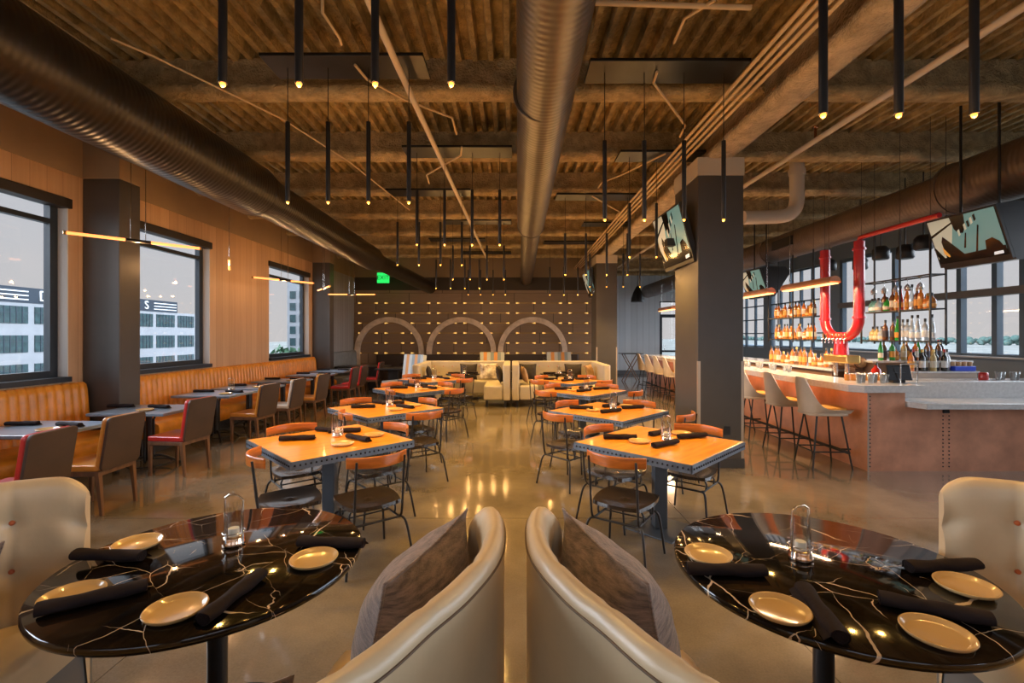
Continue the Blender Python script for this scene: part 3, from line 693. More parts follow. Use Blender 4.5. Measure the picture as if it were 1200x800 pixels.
seatoff = [(225, 'near left'), (315, 'near right'), (45, 'far right'), (135, 'far left')]
jit = random.Random(11)
for side, lst in (('left', TL), ('right', TR)):
    for i, (x, y) in enumerate(lst):
        where = '%s square table, %s row' % (ORD[i] if i < 3 else 'farthest', side)
        ST('square wood topped table with riveted edge, %s from the camera, %s row' % (ORD[i] if i < 3 else 'farthest', side), 'table', (x, y, 0), R(45), 'square tables in two rows')
        for ang, wd in seatoff:
            dist = .80 if side == 'left' else .74; a = ang+jit.uniform(-5, 5); tw = jit.uniform(-5, 5)
            if side == 'left' and i == 0 and wd == 'near right': a, dist, tw = 310, .82, -2
            if side == 'left' and i == 0 and wd == 'near left': a, dist, tw = 226, .84, 3
            if side == 'right' and i == 0 and wd == 'near left': a, dist, tw = 232, .70, 3
            if side == 'right' and i == 0 and wd == 'far right': a, dist, tw = 32, .62, 4
            if side == 'right' and i == 0 and wd == 'near right': continue
            if side == 'right' and i > 0 and wd == 'near right': dist = .76
            px, py = x+dist*math.cos(R(a)), y+dist*math.sin(R(a)); face = a+90+tw
            if wd.startswith('far'): sx = 1 if 'right' in wd else -1; px, py, face = x+sx*(.36+jit.uniform(-.03, .03)), y+.17+jit.uniform(-.03, .03), (135 if sx > 0 else -135)+tw
            if side == 'left' and wd == 'near left': px, py, face = x-.06, y-.66+jit.uniform(-.04, .04), 28-90+tw
            MC('metal chair with orange back rail, %s side of the %s' % (wd, where), 'chair', (px, py, 0), R(face), 'metal chairs at the square tables')
        if i < 3 or 1:
            pos = [(-.28, -.03, 8, 'near left'), (.25, -.02, -38, 'near right'), (.02, .3, 20, 'far'), (-.14, .33, -25, 'far left')] if side == 'left' else [(-.32, .1, -8, 'left'), (.0, -.16, 28, 'near'), (.10, .30, 40, 'far'), (.34, .14, 12, 'right')]
            for (dx, dy, rr, wd) in pos: NP('charcoal napkin roll on the %s part of the %s' % (wd, where), 'napkin', (x+dx, y+dy, .751), R(rr+jit.uniform(-6, 6)), 'napkin rolls on the square tables')
            pos = [(.18, -.20, 'near'), (.34, .16, 'right')] if side == 'left' else [(-.18, -.02, 'left'), (.30, .31, 'far')]
            for (dx, dy, wd) in pos: PL('small white plate on the %s part of the %s' % (wd, where), 'plate', (x+dx, y+dy, .7505), 0, 'plates on the square tables')
            LN('glass candle lantern with a copper base on the %s' % where, 'lantern', (x+(.02 if side == 'left' else .07), y+(.12 if side == 'left' else .04), .7505), .4, 'candle lanterns on the square tables')

# ================================================================= ROUND MARBLE TABLES
def round_table(x, y, r, label, group=None):
    t = thing('round_marble_table', label, 'table', (x, y, 0), R(jit.uniform(0, 90)), group)
    MB().lathe([(1e-5, .715), (r-.02, .715), (r-.003, .722), (r, .733), (r-.002, .745), (r-.008, .75), (1e-5, .75)], 96).build('marble_top', marble, t)
    MB().tube([(0, 0, .02), (0, 0, .714)], .038, 24).build('pedestal', blackS, t)
    MB().lathe([(.30, 0), (.30, .008), (.27, .014), (.05, .02), (.038, .03)], 40).build('base_disc', blackS, t)
round_table(-1.23, 1.96, .575, 'round black marble table in the left foreground')
round_table(1.255, 1.89, .57, 'round black marble table in the right foreground')
fgN = [(127, 650, -3, 'upper left of the left marble table'), (110, 699, 33, 'lower left of the left marble table, half over a plate'), (274, 696, 84, 'lower right of the left marble table, pointing at the camera'), (388, 635, -4, 'far right of the left marble table'),
       (851, 667, -3, 'left part of the right marble table, against a plate'), (961, 714, 78, 'middle of the right marble table, pointing at the camera'), (1105, 662, 4, 'far right of the right marble table'), (1094, 712, -26, 'near right of the right marble table')]
for (px, py, a, wd) in fgN:
    x, y = G(px, py, .775); NP('charcoal napkin roll on the '+wd, 'napkin', (x, y, .751), R(a), 'napkin rolls on the marble tables')
fgP = [(161, 637, 'far left of the left marble table'), (85, 698, 'near left of the left marble table'), (206, 714, 'nearest edge of the left marble table'), (368, 655, 'right part of the left marble table'),
       (830, 650, 'far left of the right marble table'), (914, 714, 'near left of the right marble table'), (1132, 687, 'far right of the right marble table'), (1098, 742, 'near right of the right marble table')]
for (px, py, wd) in fgP:
    x, y = G(px, py, .76); PL('small white plate on the '+wd, 'plate', (x, y, .7505), 0, 'plates on the marble tables')
x, y = G(274, 637, .755); LN('glass candle lantern in a wire frame on the left marble table', 'lantern', (x, y, .7505), -.2)
x, y = G(938, 654, .755); LN('glass candle lantern in a wire frame on the right marble table', 'lantern', (x, y, .7505), .35)

# ================================================================= CURVED IVORY BANQUETTES
def resample(P, n):
    L = [0]
    for a, b in zip(P, P[1:]): L.append(L[-1]+(b-a).length)
    out = []; j = 0
    for i in range(n+1):
        s = L[-1]*i/n
        while j < len(L)-2 and L[j+1] < s: j += 1
        out.append(P[j].lerp(P[j+1], (s-L[j])/max(1e-6, L[j+1]-L[j])))
    return out, L[-1]
def banquette(mir, label, H=1.07, c0=0):
    t = thing('curved_banquette', label, 'banquette', (0, 0, 0))
    P = [(-.12, 1.76), (-.045, 1.67), (-.025, 1.5), (-.041, 1.33), (-.105, 1.15), (-.177, 1.02), (-.26, .87), (-.42, .69), (-.75, .54), (-1.2, .47), (-1.85, .62), (-2.25, .98), (-2.37, 1.42), (-2.30, 1.75), (-2.10, 1.99), (-1.86, 2.08)]
    P, L = resample(spline([(x*mir+c0, y, 0) for x, y in P], 10), 300)
    nrm = []
    for i in range(len(P)):
        d = (P[min(i+1, len(P)-1)]-P[max(i-1, 0)]).normalized(); nrm.append(Vector((-d.y, d.x, 0))*(-1)*mir*-1)
    c = Vector((-1.2*mir, 1.35, 0))
    nrm = [v if (c-p).dot(v) > 0 else -v for v, p in zip(nrm, P)]
    N = len(P)-1; zj = []
    def wob(u, z):      # tufting: seams every quarter metre and diamond dimples
        s = (L*(1-u)-.02)/.24
        seam = math.exp(-((s-round(s))*14)**2)
        d = 0
        if z < H-.06:
            for row, zb in enumerate((.898, .70)):
                q = s; k = math.hypot((q-round(q))*.24, z-zb); d += .024*math.exp(-(k/.045)**2)+.006*math.exp(-((z-zb)/.012)**2)*math.exp(-((q-round(q))*2.2)**2)
        return .006*seam+d
    ring = [(0.0, .02), (0.0, .5), (0.0, 1.0), (-.002, 1.028), (-.002, 1.035), (.004, 1.052), (.018, 1.064), (.036, 1.067), (.055, 1.055), (.068, 1.025), (.075, .97), (.078, .92), (.095, .85), (.105, .78), (.115, .70)]
    ring = ring[:12]+[(.078+.05*(.92-z)+.004, z) for z in [.92-.022*q for q in range(1, 23)]]
    def sh(u, v):
        i = min(int(round(u*N)), N); j = min(int(round(v*(len(ring)-1))), len(ring)-1); off, z = ring[j]
        q = min(u, 1-u)*L; drop = 0
        if q < .14: k = 1-q/.14; drop = k**3*.07*max(0, (z-.5)/.55); off = off+(.04-off)*(k**4)*.4
        if j >= 6: off -= wob(u, z)
        elif j == 5: off += .002
        p = P[i]+nrm[i]*off; return (p.x, p.y, z-drop)
    nb = len(ring)-1; mb = MB(); mb.grid(sh, N, nb)
    for k in (0, 1): mb.add([sh(k, j/nb) for j in range(nb+1)], [tuple(range(nb+1))], 0)
    mb.build('back', ivory, t)
    mb = MB(); mb.tube([Vector(sh(i/N, 3/nb))-nrm[i]*.001 for i in range(N+1)], .0035, 6)
    mb.build('piping', pipingM, t)
    # buttons
    bt = None; s0 = int(L/.24)
    for row, zb in enumerate((.90, .70)):
        for k in range(1, s0):
            s = 1-(k*.24+.02)/L
            if not .03 < s < .985: continue
            p = Vector(sh(s, (12 if row == 0 else 21)/nb)); i = int(round(s*N)); p = p+nrm[i]*.004
            if bt is None: bt = MB().ball((0, 0, 0), .011, 0, 10, 6).build('button', buttonM, t); o = bt
            else: o = bt.copy(); C.objects.link(o)
            o.location = p
    # seat: band between the back and the front line, with a skirt
    Fr = [(-.66, 1.78), (-.685, 1.55), (-.76, 1.32), (-.92, 1.14), (-1.2, 1.04), (-1.5, 1.12), (-1.68, 1.32), (-1.76, 1.6), (-1.80, 1.86), (-1.83, 2.08)]
    Fr, LF = resample(spline([(x*mir+c0, y, 0) for x, y in Fr], 10), 75)
    def seat(u, v):
        i = int(round(u*75)); a = Fr[i]; b = P[min(4*i, N)]+nrm[min(4*i, N)]*.13
        prof = [(0, .34), (-.004, .38), (0, .43), (.012, .47), (.04, .495), (.09, .505), (.25, .508), (.5, .508), (.8, .506), (1, .505)]
        o, z = prof[min(int(round(v*9)), 9)]
        if v < .65: d = (b-a).normalized(); p = a+d*o
        else: p = a.lerp(b, o)
        s = u*LF/.5
        return (p.x, p.y, z-.006*math.exp(-((s-round(s))*14)**2))
    mb = MB(); mb.grid(seat, 75, 9)
    for k in (0, 1):
        e = [seat(k, j/9) for j in range(10)]; mb.add(e+[(e[-1][0], e[-1][1], .34)], [tuple(range(11))])
    mb.build('seat_cushion', ivory, t)
    mb = MB(); sk = lambda u, v: ((Fr[int(round(u*75))]+(P[min(4*int(round(u*75)), N)]-Fr[int(round(u*75))]).normalized()*.03).x, (Fr[int(round(u*75))]+(P[min(4*int(round(u*75)), N)]-Fr[int(round(u*75))]).normalized()*.03).y, .34*v)
    mb.grid(sk, 75, 1); mb.grid(lambda u, v: tuple(Vector(sk(u, .999)).lerp(P[min(4*int(round(u*75)), N)]+nrm[min(4*int(round(u*75)), N)]*.02, v)*1.0 if 1 else 0), 75, 1)
    for k in (0, 1):
        a = sk(k, 0); b = P[-1 if k else 0]+nrm[-1 if k else 0]*.02; mb.add([(a[0], a[1], 0), (b.x, b.y, 0), (b.x, b.y, .34), (a[0], a[1], .34)], [(0, 1, 2, 3)])
    mb.build('skirt', M('shaded_skirt_leather', (.16, .155, .15), .45), t)  # same ivory leather, shade under the seat put into the grey
    return t
banquette(1, 'curved ivory leather banquette around the left foreground marble table')
banquette(-1, 'curved ivory leather banquette around the right foreground marble table', c0=.022)

def pillow(mat, w, h, th, name='throw_pillow'):
    mb = MB()
    def f(s):
        def g(u, v):
            x = 2*u-1; y = 2*v-1; k = (1-abs(x)**2.6)*(1-abs(y)**2.6); pinch = 1-.10*(1-abs(x)**2)*abs(y)**2-.0
            px = x*(1-.09*(1-y*y)*abs(x)); py = y*(1-.09*(1-x*x)*abs(y))
            wr = .012*math.sin(9*x+4*y)*k*(1-k)+.01*math.sin(13*y-6*x)*k*(1-k)
            return (px*w/2, s*(th/2*max(k, 0)**.72+wr+.001), py*h/2)
        return g
    mb.grid(f(1), 22, 22); mb.grid(f(-1), 22, 22)
    e = [];
    for i in range(88):
        k = i/22; s = int(k); q = k-s; a, b = [(q, 0), (1, q), (1-q, 1), (0, 1-q)][s]; p = f(1)(a, b); e.append((p[0], 0, p[2]))
    mb.tube(e, .005, 5, closed=True)
    return mb.build(name, mat)
def put(o, loc, rot, label, cat, group=None): o.location = loc; o.rotation_euler = rot; tag(o, label, cat, group); return o
for m, wd in ((1, 'left'), (-1, 'right')):
    o = pillow(pillowM, .56, .52, .27)
    put(o, (-.315*m+(.022 if m < 0 else 0), 1.51, .775), (R(15)*m, 0, R(73) if m > 0 else R(107)), 'large brown-grey pillow leaning on the inner back of the %s banquette' % wd, 'pillow')
o = pillow(pillowM, .46, .42, .16); put(o, (-.70, .93, .70), (R(-12), R(4), R(28)), 'brown-grey pillow at the bottom edge of the picture below the left marble table', 'pillow')
o = pillow(pillowM, .42, .38, .16); put(o, (-2.03, 1.60, .70), (R(-14), 0, R(-100)), 'dark pillow leaning on the outer left end of the left banquette', 'pillow')

# ================================================================= LEFT WINDOW BENCH
def bench(y0, y1, label, Hh=1.07, mat=orangeL, xw=-5.535, depth=.68, pitch=.105, base=.25):
    t = thing('window_bench', label, 'bench', (xw, (y0+y1)/2, 0)); w = (y1-y0)/2; n = int((y1-y0)/pitch)
    prof = [(.0, Hh-.03), (.02, Hh), (.06, Hh+.005), (.095, Hh-.02), (.11, Hh-.07), (.12, .9), (.13, .75), (.14, .6), (.15, .46)]
    def f(u, v):
        j = int(round(v*8)); x, z = prof[j]; s = abs(math.sin(PI*u*n)); b = .024*(s**.5) if j > 0 else 0
        return (x+b*(.4 if j < 2 else 1)-.02, -w+u*2*w, z+(b*.5 if 0 < j < 4 else 0))
    mb = MB(); mb.grid(f, n*6, 8)
    for k in (0, 1): mb.add([f(k, j/8) for j in range(9)]+[(0, f(k, 0)[1], .46)], [tuple(range(10))])
    mb.build('channelled_back', mat, t)
    pr = [(.12, .47), (.4, .475), (.63, .465), (.67, .44), (.68, .40), (.68, base), (.12, base)]
    def g(u, v): x, z = pr[int(round(v*6))]; s = u*(y1-y0)/1.3; return (x, -w+u*2*w, z-.005*math.exp(-((s-round(s))*20)**2)*(z > .4))
    mb = MB(); mb.grid(g, int((y1-y0)*20), 6)
    for k in (0, 1): mb.add([g(k, j/6) for j in range(7)], [tuple(range(7))])
    mb.build('seat_cushion', mat, t)
    MB().box(.02, .42, -w+.02, w-.02, 0, base).build('plinth', baseM, t)
bench(-.5, 6.02, 'orange leather channel-back bench left of the first charcoal pillar')
bench(6.46, 13.0, 'long orange leather channel-back bench between the two left pillars')
bench(13.45, 16.4, 'grey upholstered bench beyond the second left pillar', 1.15, grayB)

def window_table():
    t = root('bench_table')
    MB().box(-.46, .46, -.38, .38, .715, .75).build('table_top', greyTop, t, .006)
    mb = MB(); mb.tube([(0, 0, .1), (0, 0, .71)], .035, 12)
    for s in (-1, 1): mb.tube([(0, s*.075, .1), (0, s*.075, .60), (0, s*.14, .70)], .013, 8)
    mb.box(-.06, .06, -.3, .3, .695, .714); mb.box(-.3, .3, -.06, .06, .695, .714); mb.build('column', blackM, t)
    for k in range(4):
        n = MB(); n.tube(spline([(.0, 0, .13), (.10, 0, .15), (.22, 0, .10), (.31, 0, .035)], 4), [.015]*12+[.02], 8); n.ball((.32, 0, .022), .022, 0, 10, 6)
        n.xf(Matrix.Rotation(R(45+90*k), 4, 'Z')); n.build('foot', blackM, t)
    n = MB(); n.tube([(.235*math.cos(2*PI*i/28), .235*math.sin(2*PI*i/28), .065) for i in range(28)], .008, 6, closed=True); n.build('foot_ring', blackM, t)
    return t
WT = Proto(window_table)
wty = [4.72, 5.93, 7.55, 8.5, 9.75, 11.2, 12.45]
for i, y in enumerate(wty):
    where = '%s bench table from the camera' % ORD[i] if i < 6 else 'farthest bench table from the camera'
    WT('slate topped pedestal table at the orange bench, %s from the camera' % (ORD[i] if i < 6 else 'farthest'), 'table', (-4.76 if i != 1 else -4.585, y, 0), R(-2 if i != 1 else 0), 'tables along the orange bench')
    NP('dark napkin on the window side of the %s' % where, 'napkin', (-5.03, y+.1, .751), R(8), 'napkins on the bench tables')
    NP('dark napkin on the aisle side of the %s' % where, 'napkin', (-4.5, y+.05, .751), R(-12), 'napkins on the bench tables')
    if i < 6: PL('small white plate on the %s' % where, 'plate', (-4.52, y-.15, .7505), 0, 'plates on the bench tables')
LN('glass candle lantern on the third bench table from the camera', 'lantern', (-4.62, 7.72, .7505), .2)

def side_chair(lea, shell=None):
    t = root('upholstered_chair')
    for sx in (-1, 1):
        for sy, y in ((-1, -.21), (1, .20)):
            mb = MB(); x = sx*.195; s = .021; q = .013; dy = -.035 if sy < 0 else 0
            vs = [(x+a*q, y+dy+b*q, 0) for a, b in ((-1, -1), (1, -1), (1, 1), (-1, 1))]+[(x+a*s, y+b*s, .41) for a, b in ((-1, -1), (1, -1), (1, 1), (-1, 1))]
            mb.add(vs, [(3, 2, 1, 0), (4, 5, 6, 7), (0, 1, 5, 4), (1, 2, 6, 5), (2, 3, 7, 6), (3, 0, 4, 7)]); mb.build('leg', walnut, t, .003)
    MB().box(-.218, .218, -.232, .222, .37, .415).build('seat_frame', walnut, t, .005)
    mb = MB(); mb.prism(rrect(.45, .46, .04), .416, .475); mb.build('seat_cushion', lea, t, .014, seg=3)
    T = Matrix.Translation((0, -.235, .42)) @ Matrix.Rotation(R(-9), 4, 'X').inverted()
    mb = MB(); mb.prism(rrect(.44, .50, .04, cy=.25), -.002, .024, 0, Matrix.Rotation(PI/2, 4, 'X')); mb.xf(T); mb.build('backrest_shell', shellM, t, .006)
    mb = MB(); mb.prism(rrect(.435, .485, .04, cy=.25), -.05, -.003, 0, Matrix.Rotation(PI/2, 4, 'X')); mb.xf(T); mb.build('back_cushion', lea, t, .014, seg=3)
    return t
RC, YC, CC = Proto(lambda: side_chair(redL)), Proto(lambda: side_chair(yelL)), Proto(lambda: side_chair(creamL))
for (pr, x, y, tw, lb) in ((RC, -4.03, 3.78, 4, 'dark brown backed red chair at the left picture edge, beside the nearest bench table'),
        (YC, -4.05, 4.55, 0, 'brown backed amber chair, second from the camera along the orange bench'),
        (RC, -4.10, 5.78, -6, 'red leather chair with a brown back at the second bench table'),
        (YC, -4.12, 7.45, -8, 'amber leather chair with a brown back at the third bench table'),
        (CC, -4.06, 8.3, -3, 'cream leather chair with a brown back at the fourth bench table'),
        (YC, -4.02, 9.3, -5, 'amber leather chair with a brown back at the fifth bench table'),
        (RC, -4.07, 11.3, 0, 'nearest of the three far red chairs along the bench'),
        (RC, -4.07, 12.0, 0, 'middle one of the three far red chairs along the bench'),
        (RC, -4.05, 13.5, 0, 'farthest of the three far red chairs, by the black table')):
    pr(lb, 'chair', (x, y, 0), R(90+tw), 'upholstered chairs along the bench')
t = thing('black_table', 'square black table beyond the last red chair', 'table', (-4.55, 14.4, 0)); MB().box(-.75, .75, -.4, .4, .71, .75).build('table_top', blackS, t, .006); MB().box(.2, .5, -.15, .15, 0, .71).build('pedestal', blackM, t, .01); 
t = thing('black_table', 'black table in the back left corner beside the grey bench', 'table', (-3.4, 13.5, 0)); MB().box(-.45, .45, -.38, .38, .71, .75).build('table_top', blackS, t, .006); MB().box(-.14, .14, -.12, .12, 0, .71).build('pedestal', blackM, t, .01)

# ================================================================= REAR BOOTHS
ivory2 = M('ivory_booth_leather', (.50, .44, .36), .4, noise=(2.5, .12))
def rear_booth(m, label):
    t = thing('tufted_booth', label, 'booth', (1.17*m-.02, 11.9, 0)); A = 1.15
    mb = MB()
    mb.prism(rrect(.17, 1.75, .05, cx=-A+.085, cy=-.1), .16, .985); mb.prism(rrect(.17, 1.75, .05, cx=A-.085, cy=-.1), .16, .985); mb.prism(rrect(2*A, .18, .05, cy=.80), .16, .99)
    mb.build('back', ivory2, t, .02)
    mb = MB(); mb.box(-A+.18, -A+.62, -.96, .25, .17, .50); mb.build('seat_cushion', ivory2, t, .03); mb = MB(); mb.box(A-.62, A-.18, -.96, .25, .17, .50); mb.build('seat_cushion', ivory2, t, .03)
    mb = MB(); mb.box(-A+.18, A-.18, .26, .70, .17, .50); mb.build('seat_cushion', ivory2, t, .03)
    MB().box(-A+.1, A-.1, -.8, .8, .02, .17).build('plinth', baseM, t) if 0 else None
    for (x, y) in ((-A+.12, -.88), (A-.12, -.88), (-A+.55, -.88), (A-.55, -.88), (-A+.12, .8), (A-.12, .8)): MB().box(x-.03, x+.03, y-.03, y+.03, 0, .165).build('leg', blackM, t)
    bt = None
    for r_, z in enumerate((.85, .68)):
        for k in range(8):
            o = MB().ball((0, 0, 0), .014, 0, 8, 5).build('button', buttonM, t) if bt is None else bt.copy()
            if bt is not None: C.objects.link(o)
            bt = bt or o; o.location = (-A+.32+.24*k-.0*r_+(.06 if r_ else -.06), .709, z)
    return t
rear_booth(1, 'ivory tufted booth at the back, right of the middle'); rear_booth(-1, 'ivory tufted booth at the back, left of the middle')
round_table(1.1, 11.45, .42, 'round dark table inside the right rear booth'); round_table(-1.2, 11.45, .42, 'round dark table inside the left rear booth')
PD = [(.42, 12.42, .72, 0, darkP, 'black cushion at the left of the right rear booth back'), (1.62, 12.42, .72, 0, darkP, 'black cushion at the right of the right rear booth back'), (1.98, 11.9, .73, 62, tanP, 'tan cushion in the right corner of the right rear booth'),
      (.30, 11.4, .73, 97, tanP, 'tan cushion on the left arm side of the right rear booth'), (-.62, 12.40, .74, 0, hideP, 'brown and white cowhide cushion in the left rear booth'), (-.30, 11.5, .73, 82, darkP, 'dark cushion leaning on the right arm of the left rear booth'),
      (-1.15, 12.42, .72, 0, darkP, 'black cushion at the middle of the left rear booth back'), (-2.02, 11.5, .73, 98, darkP, 'dark cushion leaning on the left arm of the left rear booth')]
for (x, y, z, a, mt, lb) in PD: put(pillow(mt, .46, .42, .14), (x, y, z), (R(-14), 0, R(a)), lb, 'cushion')
def striped():
    t = root('striped_lounge_chair'); mb = MB()
    cols = [0, 1, 0, 2, 1, 2, 0]; x = -.38
    T = Matrix.Translation((0, .32, .42)) @ Matrix.Rotation(R(-8), 4, 'X')
    for k, c_ in enumerate(cols): mb.box(x, x+.76/7, 0, .12, 0, .74, c_); x += .76/7
    mb.xf(T); mb.build('backrest', [M('stripe_pale_grey', (.42, .44, .44), .7), M('stripe_orange', (.55, .24, .07), .7), M('stripe_slate', (.22, .26, .28), .7)], t)
    MB().box(-.38, .38, -.38, .32, .2, .47).build('seat_cushion', MATS['grey_green_upholstery'], t, .03)
    for (a, b) in ((-.33, -.33), (.33, -.33), (-.33, .33), (.33, .33)): MB().box(a-.02, a+.02, b-.02, b+.02, 0, .2).build('leg', blackM, t)
    return t
SC = Proto(striped)
SC('orange and grey striped lounge chair left of the rear booths', 'chair', (-2.95, 12.6, 0), R(-35), 'striped lounge chairs')
SC('orange and grey striped lounge chair showing above the gap between the rear booths', 'chair', (-.62, 14.3, 0), 0, 'striped lounge chairs')
SC('orange and grey striped lounge chair behind the right rear booth', 'chair', (1.55, 14.4, 0), R(8), 'striped lounge chairs')
t = thing('wall_banquette', 'dark banquette running along the brown back wall', 'banquette', (-1.2, 16.33, 0))
MB().prism(rrect(7.0, .2, .06), .3, 1.02).build('back', M('dark_brown_leather', (.04, .026, .02), .4), t, .02); MB().box(-3.5, 3.5, -.6, -.1, .1, .46).build('seat_cushion', MATS['dark_brown_leather'], t, .03)
for i, x in enumerate((-3.3, -1.1, 1.0)):
    round_table(x, 15.2, .36, 'round black table by the back wall under the %s arch' % ['left', 'middle', 'right'][i])
    LN('small candle lantern on the round table under the %s arch' % ['left', 'middle', 'right'][i], 'lantern', (x+.05, 15.1, .7505), 0)
    NP('dark napkin on the round table under the %s arch' % ['left', 'middle', 'right'][i], 'napkin', (x-.15, 15.15, .751), .3)
for nm, x in (('left', -1.2), ('right', 1.1)):
    LN('candle lantern on the round table of the %s rear booth' % nm, 'lantern', (x+.05, 11.4, .7505), 0); NP('dark napkin on the left of the %s rear booth table' % nm, 'napkin', (x-.2, 11.35, .751), .2); NP('dark napkin on the right of the %s rear booth table' % nm, 'napkin', (x+.22, 11.5, .751), -.3)

# folding high table by the far wall
t = thing('cross_leg_table', 'tall table with crossed legs in front of the far white wall', 'table', (4.35, 17.2, 0)); MB().box(-.4, .4, -.3, .3, 1.0, 1.03).build('table_top', blackS, t, .004)
for s in (-1, 1): MB().tube([(s*.28, -.2, 0), (-s*.28, -.2, 1.0)], .018, 8).build('leg', walnut, t); MB().tube([(s*.28, .2, 0), (-s*.28, .2, 1.0)], .018, 8).build('leg', walnut, t)

# ================================================================= BAR
bar = thing('bar_counter', 'long copper clad bar with a pale quartz counter', 'bar', (4.39, 5.79, 0))
ox, oy = 4.39, 5.79
mb = MB(); mb.box(0, .46, 0, .06, 0, .98, 0); mb.box(.46, 4.2, 0, .06, 0, .788, 0); mb.box(0, .06, .06, 9.5, 0, .98, 0)
mb.build('copper_front', copperP, bar)
mb = MB()
for xr in (.025, .765*1+.16, .765+.235, 2.4, 2.475):
    for k in range(19 if xr < .1 else 15): mb.ball((xr, -.002, .06+.048*k), .009, 0, 6, 4)
mb.build('rivets', rivM, bar)
MB().box(-.008, .012, -.008, -.0005, 0, .98).build('edge_strip', M('pale_edge_strip', (.55, .42, .34), .4, .5), bar)
mb = MB(); mb.prism([(-.24, -.0), (-.13, -.12), (.62, -.10), (.62, .42), (.36, .42), (.36, 9.55), (-.24, 9.55)], .98, 1.07); mb.prism([(.36, .42), (.62, .42), (4.3, .42), (4.3, .85), (.36, .85)], .98, 1.07)
mb.build('upper_counter', counterM, bar, .006)
mb = MB(); mb.prism([(.46, .10), (.56, -.19), (4.3, -.19), (4.3, .36), (.46, .36)], .79, .86); mb.build('lower_counter', counterM, bar, .006)
MB().box(.47, 4.3, .361, .415, .82, 1.065).build('riser', counterM, bar)
MB().box(.92, .99, -.02, -.001, .72, .785).build('counter_bracket', blackM, bar)
MB().tube([(-.16, .1, .2), (-.16, 9.4, .2)], .02, 10).build('foot_rail', blackM, bar)
for k in range(5): MB().tube([(-.16, .3+2.2*k, .2), (0, .3+2.2*k, .2)], .012, 8).build('rail_bracket', blackM, bar)
def stool():
    t = root('bar_stool'); n = 26
    def plan(s):                                   # from front left round the back to front right; +Y is the front
        k = s*2-1; a = k*PI*.5
        if abs(k) > .5: q = (abs(k)-.5)/.5; return (math.copysign(.19, k), -.10+.36*q)
        b = k*PI; return (.19*math.sin(b), -.10-.14*math.cos(b))
    def hgt(s): k = abs(s*2-1); t = min(1, max(0, (k-.14)/.55)); return .745+.40*(1-t)**2.3*(1+.9*t)
    def wall(d):
        def f(u, v):
            x, y = plan(u); r = Vector((x, y+.05, 0)).normalized(); lean = .035*v; z = .70+(hgt(u)-.70)*v
            return (x+r.x*(d+lean), y+r.y*(d+lean), z)
        return f
    fo, fi = wall(.0), wall(-.028)
    mb = MB(); mb.grid(fo, n, 6, 0); mb.grid(lambda u, v: tuple(Vector(fo(u, 1)).lerp(Vector(fi(u, 1)), v)), n, 1, 0)
    for k in (0, 1): mb.grid(lambda u, v: tuple(Vector(fo(k, v)).lerp(Vector(fi(k, v)), u)), 1, 6, 0)
    mb.build('shell', stoolC, t)
    MB().grid(fi, n, 6, 0).build('inner_back', stoolO, t)
    mb = MB(); mb.prism(rrect(.35, .48, .1, cy=.03), .69, .765); mb.build('seat_cushion', stoolO, t, .02, seg=3)
    mb = MB(); mb.prism(rrect(.385, .50, .1, cy=.03), .665, .70); mb.build('seat_base', stoolC, t, .01)
    for sx in (-1, 1):
        for sy in (-1, 1): MB().tube([(sx*.14, .03+sy*.15, .67), (sx*.21, .03+sy*.24, 0)], .011, 8).build('leg', blackM, t)
    e = [(.19*a, .03+.215*b, .22) for a, b in ((-1, -1), (1, -1), (1, 1), (-1, 1))]
    mb = MB()
    for k in range(4): mb.tube([e[k], e[(k+1) % 4]], .009, 7)
    mb.build('footrest', blackM, t)
    return t
BS = Proto(stool)
for k in range(11): BS('cream bar stool with an amber cushion, %s from the near end of the bar' % ORD[k], 'bar stool', (3.97, 6.05+.78*k, 0), R(-90+jit.uniform(-6, 6)), 'bar stools along the counter')

# back bar: inner worktops the bottles stand on
t = thing('back_bar_counter', 'pale inner worktop behind the bar carrying bottles', 'counter', (5.45, 6.0, 0))
MB().box(-.3, .35, 1.55, 7.0, 0, 1.10).build('cabinet', M('back_bar_wood', (.20, .11, .06), .5), t); MB().box(-.33, .38, 1.52, 7.05, 1.10, 1.14).build('worktop', counterM, t, .006); MB().box(-.1, 1.35, .95, 1.5, 0, 1.27).build('raised_tier', MATS['back_bar_wood'], t); MB().box(-.12, 1.37, .93, 1.5, 1.27, 1.30).build('tier_top', counterM, t, .005)
t = thing('bottle_rail', 'beige fronted bottle ledge behind the lower bar counter', 'shelf', (6.17, 6.76, 0))
# bottles
GL = {}
def glassm(nm, col, tr=.35): return M('bottle_'+nm, col, .08, coat=.5, trans=tr)
BC = {'amber': glassm('amber', (.55, .20, .03)), 'orange': glassm('orange', (.75, .22, .03)), 'green': glassm('green', (.04, .40, .06)), 'clear': glassm('clear', (.70, .76, .80), .6), 'dark wine': glassm('dark_wine', (.02, .022, .02), .1), 'brown': glassm('brown', (.22, .08, .03)), 'red': glassm('red', (.55, .03, .02)), 'pale gold': glassm('pale_gold', (.70, .52, .22)), 'teal': glassm('teal', (.20, .50, .48), .4)}
capC = [M('bottle_cap_black', (.02, .02, .02), .4), M('bottle_cap_gold', (.6, .4, .12), .3, .8), M('bottle_cap_red', (.4, .03, .03), .4)]
labC = [M('paper_label_cream', (.65, .58, .45), .6), M('paper_label_white', (.72, .72, .72), .6), M('paper_label_orange', (.70, .33, .06), .6), M('paper_label_dark', (.05, .04, .05), .6)]
